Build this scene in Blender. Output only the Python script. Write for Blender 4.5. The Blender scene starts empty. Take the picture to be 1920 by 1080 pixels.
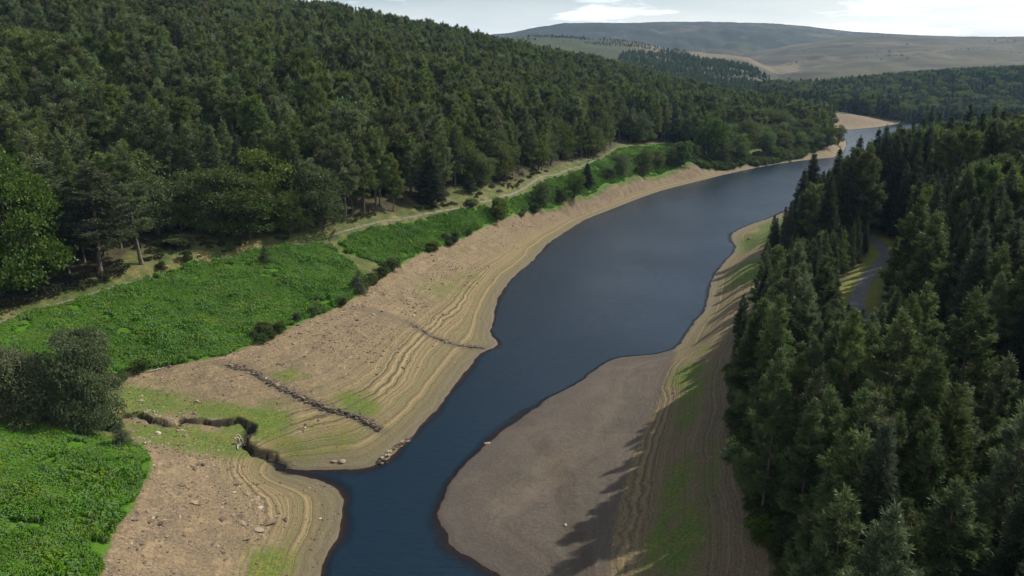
import bpy, math, numpy as np
from mathutils import Vector
rng = np.random.default_rng(7)
SC = bpy.context.scene
COL = SC.collection
# ------------------------------------------------------------------ camera
CAMH, PITCH, FPX = 50.0, math.radians(16.3), 1400.0
CP, SP = math.cos(PITCH), math.sin(PITCH)
def ray(u, v):
    a = (np.asarray(u, float)-960)/FPX; b = -(np.asarray(v, float)-540)/FPX
    return a, CP+b*SP, -SP+b*CP
def at_z(u, v, z):
    x, y, w = ray(u, v); t = (np.asarray(z, float)-CAMH)/w
    return x*t, y*t
def at_y(u, v, y):
    a, b, c = ray(u, v); t = y/b
    return a*t, CAMH+c*t
# ------------------------------------------------------------------ noise
def vnoise(x, y, seed=0):
    xi = np.floor(x).astype(np.int64); yi = np.floor(y).astype(np.int64)
    fx = x-xi; fy = y-yi
    fx = fx*fx*(3-2*fx); fy = fy*fy*(3-2*fy)
    def h(i, j):
        n = (i*374761393 + j*668265263 + seed*1442695041) & 0x7fffffff
        n = ((n ^ (n >> 13))*1274126177) & 0x7fffffff
        return ((n ^ (n >> 16)) & 0xffff)/65535.0
    return (h(xi, yi)*(1-fx)+h(xi+1, yi)*fx)*(1-fy)+(h(xi, yi+1)*(1-fx)+h(xi+1, yi+1)*fx)*fy
def fbm(x, y, oct=4, seed=0):
    s = 0; a = .5
    for i in range(oct):
        s = s+a*(vnoise(x, y, seed+i)-.5)*2; x = x*2.03+11.3; y = y*2.03+5.7; a *= .5
    return s
def sstep(a, b, x):
    t = np.clip((x-a)/(b-a), 0, 1); return t*t*(3-2*t)
# ------------------------------------------------------------------ geometry of outlines
def seg_dist(px, py, poly, closed=True):
    P = np.asarray(poly, float); Q = np.roll(P, -1, 0) if closed else P[1:]
    if not closed: P = P[:-1]
    out = np.full(px.shape, 1e9)
    for (ax, ay), (bx, by) in zip(P, Q):
        dx, dy = bx-ax, by-ay; L = dx*dx+dy*dy+1e-9
        t = np.clip(((px-ax)*dx+(py-ay)*dy)/L, 0, 1)
        np.minimum(out, (px-ax-t*dx)**2+(py-ay-t*dy)**2, out=out)
    return np.sqrt(out)
def inside(px, py, poly):
    P = np.asarray(poly, float); Q = np.roll(P, -1, 0); r = np.zeros(px.shape, bool)
    for (ax, ay), (bx, by) in zip(P, Q):
        if ay == by: continue
        c = ((ay > py) != (by > py)) & (px < (bx-ax)*(py-ay)/(by-ay)+ax)
        r ^= c
    return r
def sdf(px, py, poly):            # positive inside
    d = seg_dist(px, py, poly); return np.where(inside(px, py, poly), d, -d)
def smooth_line(pts, n=3, closed=False):
    P = np.asarray(pts, float)
    for _ in range(n):
        A, B = P[:-1], P[1:]
        R = np.empty((2*len(A), 2)); R[0::2] = .75*A+.25*B; R[1::2] = .25*A+.75*B
        P = np.vstack([P[:1], R, P[-1:]])
    return P
LSH = [(520,1500),(575,1200),(605,1080),(606,1050),(619,1030),(634,1010),(641,965),(642,940),(636,918),(618,905),(580,895),(548,888),(533,881),
       (560,883),(620,879),(680,880),(712,869),(740,850),(765,825),(790,800),(830,755),(870,700),(903,660),(930,652),(934,640),(920,628),(924,600),(929,570),
       (942,545),(962,518),(1000,490),(1020,463),(1040,448),(1060,435),(1080,422),(1100,410),(1140,395),(1200,371),(1240,357),(1300,342),
       (1380,322),(1450,308),(1510,300),(1562,295)]
RSH = [(1150,1500),(1010,1160),(940,1080),(910,1064),(878,1045),(852,1030),(838,1018),(841,1006),(827,985),(821,965),(826,940),(842,910),(865,877),(890,852),
       (915,832),(940,808),(978,783),(1000,767),(1035,742),(1075,725),(1105,700),(1140,676),(1165,669),(1210,665),(1252,660),(1274,648),(1282,632),
       (1303,602),(1320,585),(1325,565),(1330,545),(1336,520),(1355,495),(1381,467),(1374,457),(1366,440),(1403,422),(1430,414),(1472,398),(1510,372),
       (1550,345),(1600,322),(1660,300),(1740,280),(1850,266),(2050,250)]
FARSH = [(2050,214),(1900,218),(1800,217),(1730,221),(1690,231),(1640,239),(1585,243),(1560,247),(1582,258),(1588,270),(1580,285)]
lsh = np.array(smooth_line(np.column_stack(at_z(*np.array(LSH).T, 0)), 2))
rsh = np.array(smooth_line(np.column_stack(at_z(*np.array(RSH).T, 0)), 2))
fsh = np.array(smooth_line(np.column_stack(at_z(*np.array(FARSH).T, 0)), 2))
near_cap = np.array([[20, 2.0], [14, -30], [-14, -30], [-18, 5.0]])
WATER = np.vstack([lsh[::-1], near_cap[::-1], rsh, fsh])
# water polygon runs: left shore far->near, behind the camera, right shore near->far, far shore back to the headland
# ------------------------------------------------------------------ terrain control points
ctl = []
def cz(pts, z=None):
    for p in pts:
        zz = p[2] if len(p) > 2 else z
        x, y = at_z(p[0], p[1], zz); ctl.append((float(x), float(y), zz))
for L in (lsh[::3], rsh[::3], fsh[::3]):
    for x, y in L: ctl.append((x, y, 0.3))
# inner shore of the left bank
cz([(480,1050,1.8),(430,960,3.0),(520,940,1.8),(400,870,2.6),(580,960,1.0),(330,960,4.2),(300,1080,4.0),(560,1060,.8)])
cz([(640,800,1.6),(560,850,1.3),(520,840,1.6),(440,790,3.0),(470,700,4.6),(620,650,4.4),(720,640,3.2),(800,640,1.8),(780,720,1.2),(700,720,2.4),(620,740,2.8),
    (820,560,3.0),(860,600,1.4),(750,580,3.9),(900,500,2.6),(850,500,4.2),(960,450,2.8),(1000,430,2.4),(1050,405,2.5),(1150,370,2.6),(1250,337,2.6),(1400,304,2.4)])
# top of the bare bank
BANK_L = [(150,1500,7.2),(188,1200,7),(190,1080,6.8),(200,1030,6.6),(220,985,6.4),(246,950,6.2),(272,900,6),(288,866,6),(270,838,5.8),(238,820,5.4),(226,790,5),(232,750,5.2),
          (232,700,6),(300,690,6),(420,668,6.2),(490,640,6.4),(560,606,6.5),(645,572,6.6),(690,541,6.8),(715,518,7),(735,505,7),(790,475,7),(870,447,7),
          (935,417,7),(1000,393,7),(1080,369,7),(1140,347,6.9),(1200,330,6.8),(1300,307,6.6),(1400,293,6.4),(1480,283,6.2),(1562,272,4.5)]
cz(BANK_L)
cz([(0,800,9),(100,880,8.4),(0,960,9.2),(-150,800,12),(-200,1080,12),(60,1080,8.6),(100,740,9.5),(0,700,11)])
# bracken top, track and forest foot
PATH_L = [(-260,700,13),(-120,640,12.6),(0,593,12.3),(60,570,12.4),(215,527,12.8),(330,495,13),(430,470,13),(540,451,13),(590,446,13),(640,437,13),(735,409,13),(830,393,12.9),(910,379,12.8),(945,366,12.6),
          (990,346,12.4),(1040,326,12.2),(1080,312,12),(1115,301,11.9),(1150,292,11.8),(1200,280,11.6),(1290,265,11)]
cz(PATH_L)
cz([(200,520,13.8),(330,458,14.8),(480,448,14.6),(620,422,14.6),(705,400,14.8),(840,366,14.8),(905,349,14.8),(1000,328,14.2),(1110,298,13.5),(1200,268,13.2),(1320,250,12.5),(1450,246,10),(1540,250,8)])
# wooded hillside: skyline of its tree tops, less the trees
for u, v, y in [(-500,-210,420),(-200,-150,410),(100,-95,420),(300,-48,430),(500,0,450),(640,22,480),(770,45,520),(900,70,570),(1000,92,610),(1100,112,650),(1250,146,690),(1360,176,620)]:
    x, z = at_y(u, v, y); ctl.append((float(x), y, float(z)-19))
    ctl.append((float(x)*1.5, y*1.5, float(z)-19)); ctl.append((float(x)*2.1, y*2.1, max(float(z)-25, 8)))
# right bank
cz([(1000,900,.9),(1150,760,.9),(1100,960,1.0),(950,1000,.6),(1000,1060,.8),(1200,690,.6),(1060,820,.8)])
cz([(1268,668,1.2),(1228,760,1.25),(1182,860,1.25),(1155,960,1.3),(1138,1080,1.4),(1120,1300,1.5),(1150,1500,1.6)])
BANK_R = [(1485,410,5.5),(1462,440,5.5),(1436,490,5.6),(1418,560,5.8),(1398,600,6),(1380,650,6.2),(1376,720,6.4),(1376,800,6.4),(1400,900,6.6),(1430,1000,6.8),(1450,1080,7),(1470,1300,7),(1560,1700,7)]
cz(BANK_R)
cz([(1300,800,3.6),(1300,960,4.0),(1300,1080,4.2),(1330,660,3.4),(1400,470,2.2),(1440,430,2.0)])
cz([(1600,585,8.4),(1612,540,8.8),(1640,500,9),(1672,470,9.2),(1600,800,9),(1700,1000,9.5),(1500,700,7.6)])
for x, y, z in [(60,60,9.5),(90,60,13),(150,80,21),(60,100,10.5),(100,130,16),(150,180,22),(110,180,14),(200,250,24),(130,240,13),(170,300,13),(230,330,19),(200,400,9),(300,450,12),(260,300,25),(300,200,40),(200,120,29),
                (40,20,9),(90,10,14),(160,0,24),(-60,20,11),(-120,20,18),(-100,60,16),(-160,80,22),(-200,140,38),(-250,60,40),(0,15,-.6),(330,560,8),(-20,10,2),(25,10,3.2)]:
    ctl.append((x, y, z))
# land beyond the lake
for u, v, z in [(1590,232,3),(1640,228,3.6),(1690,221,4),(1600,218,8),(1700,212,8),(1850,209,8),(2000,208,9)]:
    cz([(u, v, z)])
for u, y, z in [(1480,900,16),(1600,1000,17),(1750,1050,24),(1900,1050,30),(2100,1050,36),(2300,900,30),(2300,600,26),(1500,1150,20),(1400,800,14),(1350,950,16),(2100,760,14),(2400,1150,50)]:
    x, _ = at_y(u, 130, y); ctl.append((float(x), y, z))
C = np.array(ctl)
def phi(r2): return .5*r2*np.log(r2+1e-9)
S = 150.0
P2 = C[:, :2]/S; n = len(C)
K = phi(((P2[:, None]-P2[None])**2).sum(-1)) + np.eye(n)*2e-3
A = np.zeros((n+3, n+3)); A[:n, :n] = K; A[:n, n] = 1; A[:n, n+1:] = P2; A[n, :n] = 1; A[n+1:, :n] = P2.T
W = np.linalg.solve(A, np.concatenate([C[:, 2], [0, 0, 0]]))
def tps(x, y):
    x = np.asarray(x, float); y = np.asarray(y, float)
    f = np.minimum(1, 1150/np.maximum(np.abs(y), 1)); X = np.clip(x*f, -1100, 1100)/S; Y = np.clip(y*f, -60, 1150)/S
    X, Y = X.ravel(), Y.ravel(); out = np.empty(X.shape)
    for i in range(0, len(X), 20000):
        a, b = X[i:i+20000], Y[i:i+20000]
        out[i:i+20000] = phi((a[:, None]-P2[None, :, 0])**2+(b[:, None]-P2[None, :, 1])**2)@W[:n]+W[n]+a*W[n+1]+b*W[n+2]
    return out.reshape(x.shape)
GULLY = np.column_stack(at_z(*np.array([(232,782),(262,780),(285,790),(315,803),(345,795),(375,797),(395,803),(425,803),(450,800),(472,812),(466,828),(456,845),(478,855),(500,858),(520,868),(540,884)]).T,
                    [5,4.6,4.2,3.7,3.3,2.9,2.6,2.2,1.9,1.6,1.3,1.1,.9,.6,.35,.1]))
HILLS = [  # crest distance, foot distance, skyline
    (3600, 2300, [(500,95),(900,67),(960,60),(1010,50),(1060,43),(1200,41),(1330,40),(1450,43),(1540,51),(1600,58),(1700,65),(1800,68),(2000,71),(2600,75)], .75),
    (2600, 1150, [(1200,190),(1300,140),(1385,104),(1440,92),(1500,83),(1560,74),(1620,68),(1680,66),(1800,67),(1920,68),(2600,74)], .9),
    (1650, 760, [(300,110),(700,80),(920,73),(980,69),(1060,69),(1150,75),(1200,82),(1250,91),(1330,99),(1400,107),(1430,121),(1460,138),(1485,151),(1520,166),(1560,185),(1640,215)], .85)]
HT = []
for yc, y0, sk, pw in HILLS:
    a = np.array(sk, float); x, z = at_y(a[:, 0], a[:, 1], yc); HT.append((yc, y0, x/yc, z, pw))
def Z0(x, y):
    x = np.asarray(x, float); y = np.asarray(y, float)
    b = tps(x, y)
    yy = np.maximum(y, 1.0); tx = x/yy
    for k, (yc, y0, ta, za, pw) in enumerate(HT):
        wob = 60*fbm(tx*9+k*7, tx*0+k, 3, 40+k)
        t = (y-y0)/(yc+wob-y0)
        zc = np.interp(tx, ta, za)
        prof = np.where(t < 1, np.clip(t, 0, 1)**pw, 1-.25*(t-1))
        edge = 1-.35*np.clip(1-t, 0, 1)*np.clip(fbm(x/90., y/140., 3, 60+k)*.9, -.6, .6)
        h = np.where(t > 0, b*0+8+(zc-8)*prof*np.where(t < 1, edge, 1), -50)
        w = sstep(y0-150, y0+150, y)
        d = h-b
        b = np.where(t > 0, np.where(d > 6, h, np.where(d < -6, b, b+(d+6)**2/24)), b)
    return b
TRACK_CUT = None
def Z(x, y, detail=True):
    x = np.asarray(x, float); y = np.asarray(y, float)
    b = Z0(x, y)
    near = (y < 900)
    sd = np.full(x.shape, 200.0)
    m = near & (np.abs(x) < 900)
    if m.any(): sd[m] = -sdf(x[m], y[m], WATER)
    r = np.hypot(x, y)
    sd = sd+np.where(np.abs(sd) < 4, .55*fbm(x/3.2, y/3.2, 3, 44)+.16*fbm(x/.8, y/.8, 2, 45), 0)*np.where(y < 260, 1, 0)*np.clip(1-np.abs(sd)/4, 0, 1)
    if detail:
        amp = sstep(0, 6, sd)*np.where(r < 900, 1, 3)
        b = b+amp*(.35*fbm(x/14, y/14, 3, 3)+.09*fbm(x/2.3, y/2.3, 3, 9))
        rough = sstep(1.2, 3.2, b+np.where(y < 85, 1.2, 0))*sstep(2, 6, sd)*np.where(r < 300, 1, 0)*np.where(x > .25*y, .15, 1)
        b = b+rough*(.16*np.abs(fbm(x/1.3, y/1.3, 2, 15))+.10*fbm(x/.6, y/.6, 2, 16))*np.clip(.6+1.2*fbm(x/7, y/7, 2, 17), .1, 1.3)
        b = b+sstep(700, 1500, r)*5*fbm(x/120, y/120, 4, 21)
    shore = np.where(sd > 0, .05*sd+.10*sstep(0, .5, sd), np.maximum((.22+.6*np.clip(.45+1.3*fbm(x/12, y/12, 2, 47), 0, 1))*sd, -3.0))
    b = np.where(sd > 0, np.maximum(b, .12), b)
    z = shore+(b-shore)*sstep(0.2, 7, sd)
    if m.any():
        g = (y > 60) & (y < 130) & (x > -75) & (x < -20)
        if g.any():
            gd = np.full(x.shape, 50.0)
            gx = x+.9*fbm(x/.9, y/.9, 3, 5); gy = y+.9*fbm(x/.9+9, y/.9, 3, 6)
            gd[g] = seg_dist(gx[g], gy[g], GULLY, False)
            gw = .28+.70*np.clip(.5+fbm(x/2.6, y/2.6, 2, 18), 0, 1)
            z = z-1.5*(1-sstep(gw*.55, gw*1.15, gd))*sstep(-60, -53, x)*np.clip(z/1.2, 0.0, 1)
    t = (x < -42) & (x > -110) & (y > 90) & (y < 185) & (TRACK_CUT is not None)
    if t.any() and TRACK_CUT is not None: z[t] -= 1.0*(1-sstep(.9, 2.4, seg_dist(x[t], y[t], TRACK_CUT, False)))
    return z
def hit(u, v):                     # first ground point seen along a sight line
    a, b, c = ray(u, v)
    ts = np.geomspace(35, 6000, 900)
    zz = Z(a*ts, b*ts, False); dz = CAMH+c*ts-zz
    i = int(np.argmax(dz < 0)) if (dz < 0).any() else len(ts)-1
    if i == 0: return float(a*ts[0]), float(b*ts[0])
    f = dz[i-1]/(dz[i-1]-dz[i]); t = ts[i-1]+(ts[i]-ts[i-1])*f
    return float(a*t), float(b*t)
def hits(pts): return np.array([hit(p[0], p[1]) for p in pts])
# ------------------------------------------------------------------ mesh helpers
def mesh_np(name, V, F, attrs=None, mats=(), mat_idx=None, smooth=False):
    V = np.asarray(V, np.float32); F = np.asarray(F, np.int32); k = F.shape[1]
    me = bpy.data.meshes.new(name)
    me.vertices.add(len(V)); me.vertices.foreach_set('co', V.ravel())
    me.loops.add(F.size); me.loops.foreach_set('vertex_index', F.ravel())
    me.polygons.add(len(F)); me.polygons.foreach_set('loop_start', np.arange(0, F.size, k, dtype=np.int32))
    try: me.polygons.foreach_set('loop_total', np.full(len(F), k, np.int32))
    except Exception: pass
    for m in mats: me.materials.append(m)
    if mat_idx is not None: me.polygons.foreach_set('material_index', np.asarray(mat_idx, np.int32))
    me.polygons.foreach_set('use_smooth', np.full(len(F), smooth, bool))
    for nme, arr in (attrs or {}).items():
        a = me.attributes.new(nme, 'FLOAT', 'POINT'); a.data.foreach_set('value', np.asarray(arr, np.float32))
    me.update(calc_edges=True); me.validate()
    return me
def link(name, me, parent=None, **props):
    o = bpy.data.objects.new(name, me); COL.objects.link(o)
    if parent is not None: o.parent = parent
    for k, v in props.items(): o[k] = v
    return o
# ------------------------------------------------------------------ material helpers
class G:
    def __init__(s, mat):
        s.m = mat; mat.use_nodes = True; s.t = mat.node_tree; s.n = s.t.nodes; s.n.clear(); s.L = s.t.links
        s.out = s.n.new('ShaderNodeOutputMaterial')
    def put(s, inp, v):
        if hasattr(v, 'is_output') or isinstance(v, bpy.types.NodeSocket): s.L.new(v, inp)
        elif v is not None:
            if isinstance(v, (tuple, list)) and len(v) == 3 and inp.type == 'RGBA': v = (*v, 1)
            inp.default_value = v
    def node(s, typ, ins=None, **kw):
        n = s.n.new(typ)
        for k, v in kw.items(): setattr(n, k, v)
        for k, v in (ins or {}).items(): s.put(n.inputs[k], v)
        return n
    def math(s, op, a, b=None, c=None, clamp=False):
        n = s.node('ShaderNodeMath', operation=op, use_clamp=clamp)
        for i, v in enumerate((a, b, c)):
            if v is not None: s.put(n.inputs[i], v)
        return n.outputs[0]
    def noise(s, scale, detail=3, rough=.55, vec=None, dist=0, dim='3D', w=None):
        n = s.node('ShaderNodeTexNoise', noise_dimensions=dim)
        n.inputs['Scale'].default_value = scale; n.inputs['Detail'].default_value = detail; n.inputs['Roughness'].default_value = rough; n.inputs['Distortion'].default_value = dist
        if w is not None: s.put(n.inputs['W'], w)
        if dim != '1D': s.put(n.inputs['Vector'], vec if vec is not None else s.pos)
        return n.outputs['Fac']
    def mix(s, f, a, b, blend='MIX'):
        n = s.node('ShaderNodeMix', data_type='RGBA', blend_type=blend)
        s.put(n.inputs[0], f); s.put(n.inputs[6], a); s.put(n.inputs[7], b); return n.outputs[2]
    def ramp(s, f, stops, interp='LINEAR'):
        n = s.node('ShaderNodeValToRGB'); s.put(n.inputs[0], f); e = n.color_ramp.elements; n.color_ramp.interpolation = interp
        while len(e) < len(stops): e.new(.5)
        for k, (p, c) in enumerate(stops): e[k].position = p; e[k].color = (*c, 1) if len(c) == 3 else c
        return n.outputs[0]
    def rng(s, x, a, b, c=0.0, d=1.0, sm=True):
        n = s.node('ShaderNodeMapRange', interpolation_type='SMOOTHSTEP' if sm else 'LINEAR')
        s.put(n.inputs[0], x)
        for i, v in zip((1, 2, 3, 4), (a, b, c, d)): s.put(n.inputs[i], v)
        return n.outputs[0]
    def attr(s, name): return s.node('ShaderNodeAttribute', attribute_name=name).outputs['Fac']
    @property
    def pos(s):
        if not hasattr(s, '_p'): s._p = s.node('ShaderNodeNewGeometry').outputs['Position']
        return s._p
def newmat(name): m = bpy.data.materials.new(name); return m, G(m)
# ------------------------------------------------------------------ outlines on the ground
bankL = np.column_stack(at_z(*np.array([(p[0], p[1]) for p in BANK_L]).T, np.array([p[2] for p in BANK_L])))
bankL = smooth_line(bankL, 2)
bankR = smooth_line(np.column_stack(at_z(*np.array([(p[0], p[1]) for p in BANK_R]).T, np.array([p[2] for p in BANK_R]))), 2)
VEG_L = np.vstack([bankL, [[170, 470], [212, 530], [228, 600], [236, 690], [240, 760], [240, 1400], [-1500, 1400], [-1500, -60], [-30, -60]]])
rs = rsh[::-1]
VEG_R = np.vstack([bankR[::-1], [[104, 232], [122, 262], [150, 295], [190, 340], [255, 400], [330, 455], [700, 600], [1500, 600], [1500, -60], [40, -60]]])
VEG_F = np.vstack([np.column_stack(at_z(*np.array([(1400,223),(1500,223),(1582,225),(1640,221),(1692,216),(1720,215),(1800,212),(1900,212),(2050,209)]).T, 4.0)), [[1500, 1000], [1500, 9000], [-1500, 9000], [240, 1400]]])
def px(pts): return hits(pts)
B1 = px([(5,606),(25,590),(62,581),(215,536),(330,506),(430,481),(520,461),(590,450),(622,461),(640,480),(668,500),(692,522),(690,541),(645,572),(560,606),(490,640),(420,668),(300,690),(236,696),(205,700),(120,700),(10,690),(-60,660)])
B2 = px([(632,452),(720,425),(830,400),(905,386),(935,398),(933,414),(870,446),(790,474),(737,503),(705,492),(645,474)])
B3 = px([(925,384),(1000,352),(1060,330),(1150,297),(1210,285),(1290,266),(1300,306),(1200,329),(1140,346),(1080,367),(1000,391),(940,414)])
B5 = px([(1050,320),(1110,301),(1165,276),(1255,268),(1292,276),(1290,266),(1262,280),(1200,289),(1150,300)])
B4 = np.vstack([px([(285,866),(266,840),(226,822),(150,805),(80,795),(0,790),(-120,785),(-260,790)]), [[-75, 45], [-60, 25], [-38, 25]], px([(150,1250),(188,1150),(190,1080),(200,1030),(220,985),(246,950),(272,900)])])
BRACKEN = [B1, B2, B3, B4, B5]
FEDGE = [(-300,570),(-100,552),(20,540),(130,525),(190,514),(230,490),(245,470),(300,452),(340,441),(450,443),(530,438),(600,428),(650,415),(705,403),(780,388),(838,378),(846,353),(905,349),(975,338),(1020,321),(1060,306),(1110,299),(1160,271),(1200,268),(1260,268),(1300,282),(1400,280),(1500,273),(1545,270),(1572,266)]
fedge = px(FEDGE)
def uy(u, y): return [float(at_y(u, 130, y)[0]), y]
FOREST_L = np.vstack([fedge, [uy(1588,500), uy(1560,560), uy(1480,570), uy(1400,600), uy(1340,660), uy(1250,740), uy(1100,720), uy(900,650), uy(640,570), uy(400,530), uy(0,510), uy(-300,480), [-520, 250], [-330, 130]]])
ROAD = np.array([[52, 60], [54, 95], [60, 122]] + [list(p) for p in px([(1604,575),(1610,552),(1622,525),(1645,497),(1672,471)])] + [[90, 192], [100, 220], [118, 250], [150, 290], [200, 340]])
ROAD = smooth_line(ROAD, 3)
TRACK = smooth_line(px([(-260,690),(-120,635),(0,594),(60,573),(215,530),(330,498),(430,473),(540,453),(590,448),(640,439),(735,412),(830,396),(905,381),(945,368),(990,348),(1040,328),(1080,314),(1115,303),(1152,294)]), 3)
TRACK_CUT = TRACK[TRACK[:, 0] < -35][::4]
FOREST_R = np.vstack([bankR[::-1][3:], [[104, 236], [122, 266], [150, 299], [190, 344], [255, 405], [330, 458], [520, 460], [420, 250], [300, 60], [120, 0], [60, 0], [42, 10]]])
# ------------------------------------------------------------------ the ground sheet
tt = np.concatenate([np.linspace(-2.6, -1.02, 50)[:-1], np.linspace(-1.02, 1.02, 980), np.linspace(1.02, 2.6, 50)[1:]])
rr = np.concatenate([np.linspace(-60, 34, 40)[:-1], np.geomspace(34, 260, 540)[:-1], np.geomspace(260, 900, 190)[:-1], np.geomspace(900, 9000, 150)])
TT, RR = np.meshgrid(tt, rr)
# fan of columns whose apex lies behind the camera
X = TT*(RR+70)*.62/.82*np.where(RR < 34, 1, 1); Y = RR.copy()
nr, nc = X.shape
ZZ = Z(X.ravel(), Y.ravel()); Xf, Yf = X.ravel(), Y.ravel()
def clipsd(poly, lim=8): 
    x0, y0 = poly.min(0)-lim; x1, y1 = poly.max(0)+lim
    m = (Xf > x0) & (Xf < x1) & (Yf > y0) & (Yf < y1); o = np.full(Xf.shape, -float(lim))
    if m.any(): o[m] = np.clip(sdf(Xf[m], Yf[m], poly), -lim, lim)
    return o
waterd = clipsd(WATER, 30)
veg = np.maximum.reduce([clipsd(VEG_L), clipsd(VEG_R), clipsd(VEG_F)]); veg = np.where(Yf > 1300, 8, veg)
brk = np.maximum.reduce([clipsd(b) for b in BRACKEN])
forest = np.maximum(clipsd(FOREST_L), clipsd(FOREST_R))
FLAT = np.vstack([px([(1268,664),(1232,760),(1186,860),(1160,960),(1142,1080),(1125,1250)]), [[10, 20], [-20, 10]], px([(950,1150),(860,1060),(780,960),(850,850),(990,740),(1120,650),(1250,640)])])
flat = clipsd(FLAT)
groad = clipsd(ROAD[::-1] if False else np.vstack([ROAD+np.array([1.0, -.3]), (ROAD-np.array([1.0, -.3]))[::-1]]), 8)
green = np.zeros(Xf.shape)
for u, v, a, b, w in [(262,752,6,3.4,1.3),(305,757,6,2.2,.8),(410,772,9,2.0,1.0),(485,792,5,3.4,1.3),(330,822,8,2.8,1.3),(410,838,6,2.2,1.0),(680,765,3,4,.9),(400,820,8,1.6,.6),(300,808,6,1.5,.9),(245,805,3,2,.8),(660,752,4,3.5,.8),(560,840,8,4,.5),(610,830,8,5,.45),(540,705,4,1.6,.7),(500,1060,3,3,.8),
                      (1290,700,3,6,1),(1240,1000,1.6,9,.8),(1330,900,1.5,9,.6),(1300,730,2.5,8,.8),(1290,780,2.2,7,.7),(1275,900,2.2,7,.8),(1280,1020,2.5,7,1),(1265,960,2,6,.6),(1440,440,9,14,1.5),(1420,500,7,14,1.2),(1475,415,8,12,1.5),(1395,560,3,6,.5),(1320,655,4,2.5,.6),(830,540,6,12,.5),(900,460,8,14,.3),(880,520,5,8,.4)]:
    cx, cy = hit(u, v); dx, dy = Xf-cx, Yf-cy
    if u < 640 and v > 690: e = (dx/a)**2+(dy/(b*1.4))**2
    else:
        c, s = math.cos(1.15), math.sin(1.15); e = ((dx*c+dy*s)/max(a, b))**2+((-dx*s+dy*c)/min(a, b))**2
    green = np.maximum(green, w*np.exp(-e))
gd = np.full(Xf.shape, 9.0); m = (Yf > 60) & (Yf < 130) & (Xf > -80) & (Xf < -15)
gd[m] = np.minimum(9, seg_dist(Xf[m]+.5*fbm(Xf[m]/1.2, Yf[m]/1.2, 3, 5), Yf[m], GULLY, False))
def fuse(poly): return np.clip(seg_dist(Xf, Yf, poly, False), 0, 8)
mm = (Yf < 420) & (np.abs(Xf) < 260)
roadd = np.full(Xf.shape, 8.0); roadd[mm] = np.clip(seg_dist(Xf[mm], Yf[mm], ROAD, False), 0, 8)
trackd = np.full(Xf.shape, 8.0); trackd[mm] = np.clip(seg_dist(Xf[mm], Yf[mm], TRACK, False), 0, 8)
# wall lines stained dark
WALLS = [px([(425,684),(470,697),(520,725),(570,748),(620,768),(680,788),(714,809)]), px([(660,578),(720,588),(770,606),(806,628),(850,645),(908,653)])]
walld = np.full(Xf.shape, 9.0)
for w_ in WALLS: walld[m | mm] = np.minimum(walld[m | mm], seg_dist(Xf[m | mm]+.6*fbm(Xf[m | mm]/2, Yf[m | mm]/2, 2, 77), Yf[m | mm], w_, False))
uu_ = 960+1458.6*Xf/np.maximum(Yf, 1)
def soft(a, b, x, w): return sstep(a-w, a+w, x)*(1-sstep(b-w, b+w, x))
dry = np.maximum(soft(1170, 1500, uu_, 25)*soft(1480, 1790, Yf, 70), soft(1335, 1440, uu_, 12)*soft(520, 690, Yf, 25))
dry = np.maximum(dry, .8*soft(1290, 1345, uu_, 8)*soft(1150, 1260, Yf, 25))
rut = np.full(Xf.shape, 9.0); mq = (Yf > 40) & (Yf < 140) & (Xf > -20) & (Xf < 45); RUT = px([(960,800),(985,790),(1010,830),(1045,872),(1060,910),(1065,960),(1080,1020),(1100,1080),(1110,1180)]); rut[mq] = np.minimum(9, np.abs(seg_dist(Xf[mq], Yf[mq], RUT, False)-.25))
lush = soft(880, 1190, uu_, 25)*soft(1150, 1600, Yf, 60)
idx = np.arange(nr*nc).reshape(nr, nc)
F = np.stack([idx[:-1, :-1], idx[:-1, 1:], idx[1:, 1:], idx[1:, :-1]], -1).reshape(-1, 4)
mg, g = newmat('ground')
pz = g.node('ShaderNodeSeparateXYZ', {0: g.pos}).outputs['Z']; px_ = g.node('ShaderNodeSeparateXYZ', {0: g.pos}).outputs['X']; py_ = g.node('ShaderNodeSeparateXYZ', {0: g.pos}).outputs['Y']
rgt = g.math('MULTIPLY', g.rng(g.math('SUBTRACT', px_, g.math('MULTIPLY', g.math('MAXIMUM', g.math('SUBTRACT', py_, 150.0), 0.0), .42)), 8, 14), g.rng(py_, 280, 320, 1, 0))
nL = g.noise(.05, 4); nM = g.noise(.35, 4); nF = g.noise(2.2, 4, .65); nX = g.noise(9, 3, .7)
jit = g.math('MULTIPLY', g.math('SUBTRACT', g.noise(.9, 4, .6), .5), 3.0)
A_ = {k: g.attr(k) for k in ('veg', 'brk', 'forest', 'flat', 'green', 'gd', 'waterd', 'walld', 'roadd', 'trackd', 'dry', 'lush', 'rut')}
# strand lines follow the level of the water as it fell
w1 = g.math('MULTIPLY_ADD', g.math('SUBTRACT', g.noise(.13, 3), .5), .35, pz)
w1 = g.math('MULTIPLY_ADD', g.math('SUBTRACT', nF, .5), .035, w1)
band = g.noise(7.0, 4, .70, dim='1D', w=w1)
strand = g.ramp(band, [(.30, (.030, .030, .014)), (.40, (.075, .072, .030)), (.445, (.25, .18, .088)), (.485, (.070, .062, .028)), (.53, (.33, .24, .118)), (.575, (.100, .092, .038)), (.62, (.42, .315, .165)), (.68, (.17, .13, .065)), (.76, (.48, .37, .20))])
band2 = g.noise(1.5, 2, .5, dim='1D', w=w1)
strand = g.mix(g.math('MULTIPLY', g.rng(band2, .5, .62), .55), strand, (.085, .088, .038))
strand = g.mix(g.rng(g.math('MULTIPLY', nM, g.noise(1.1, 3)), .12, .21, .5, 0), strand, (.20, .155, .085))
nS = g.noise(3.4, 3, .75)
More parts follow.
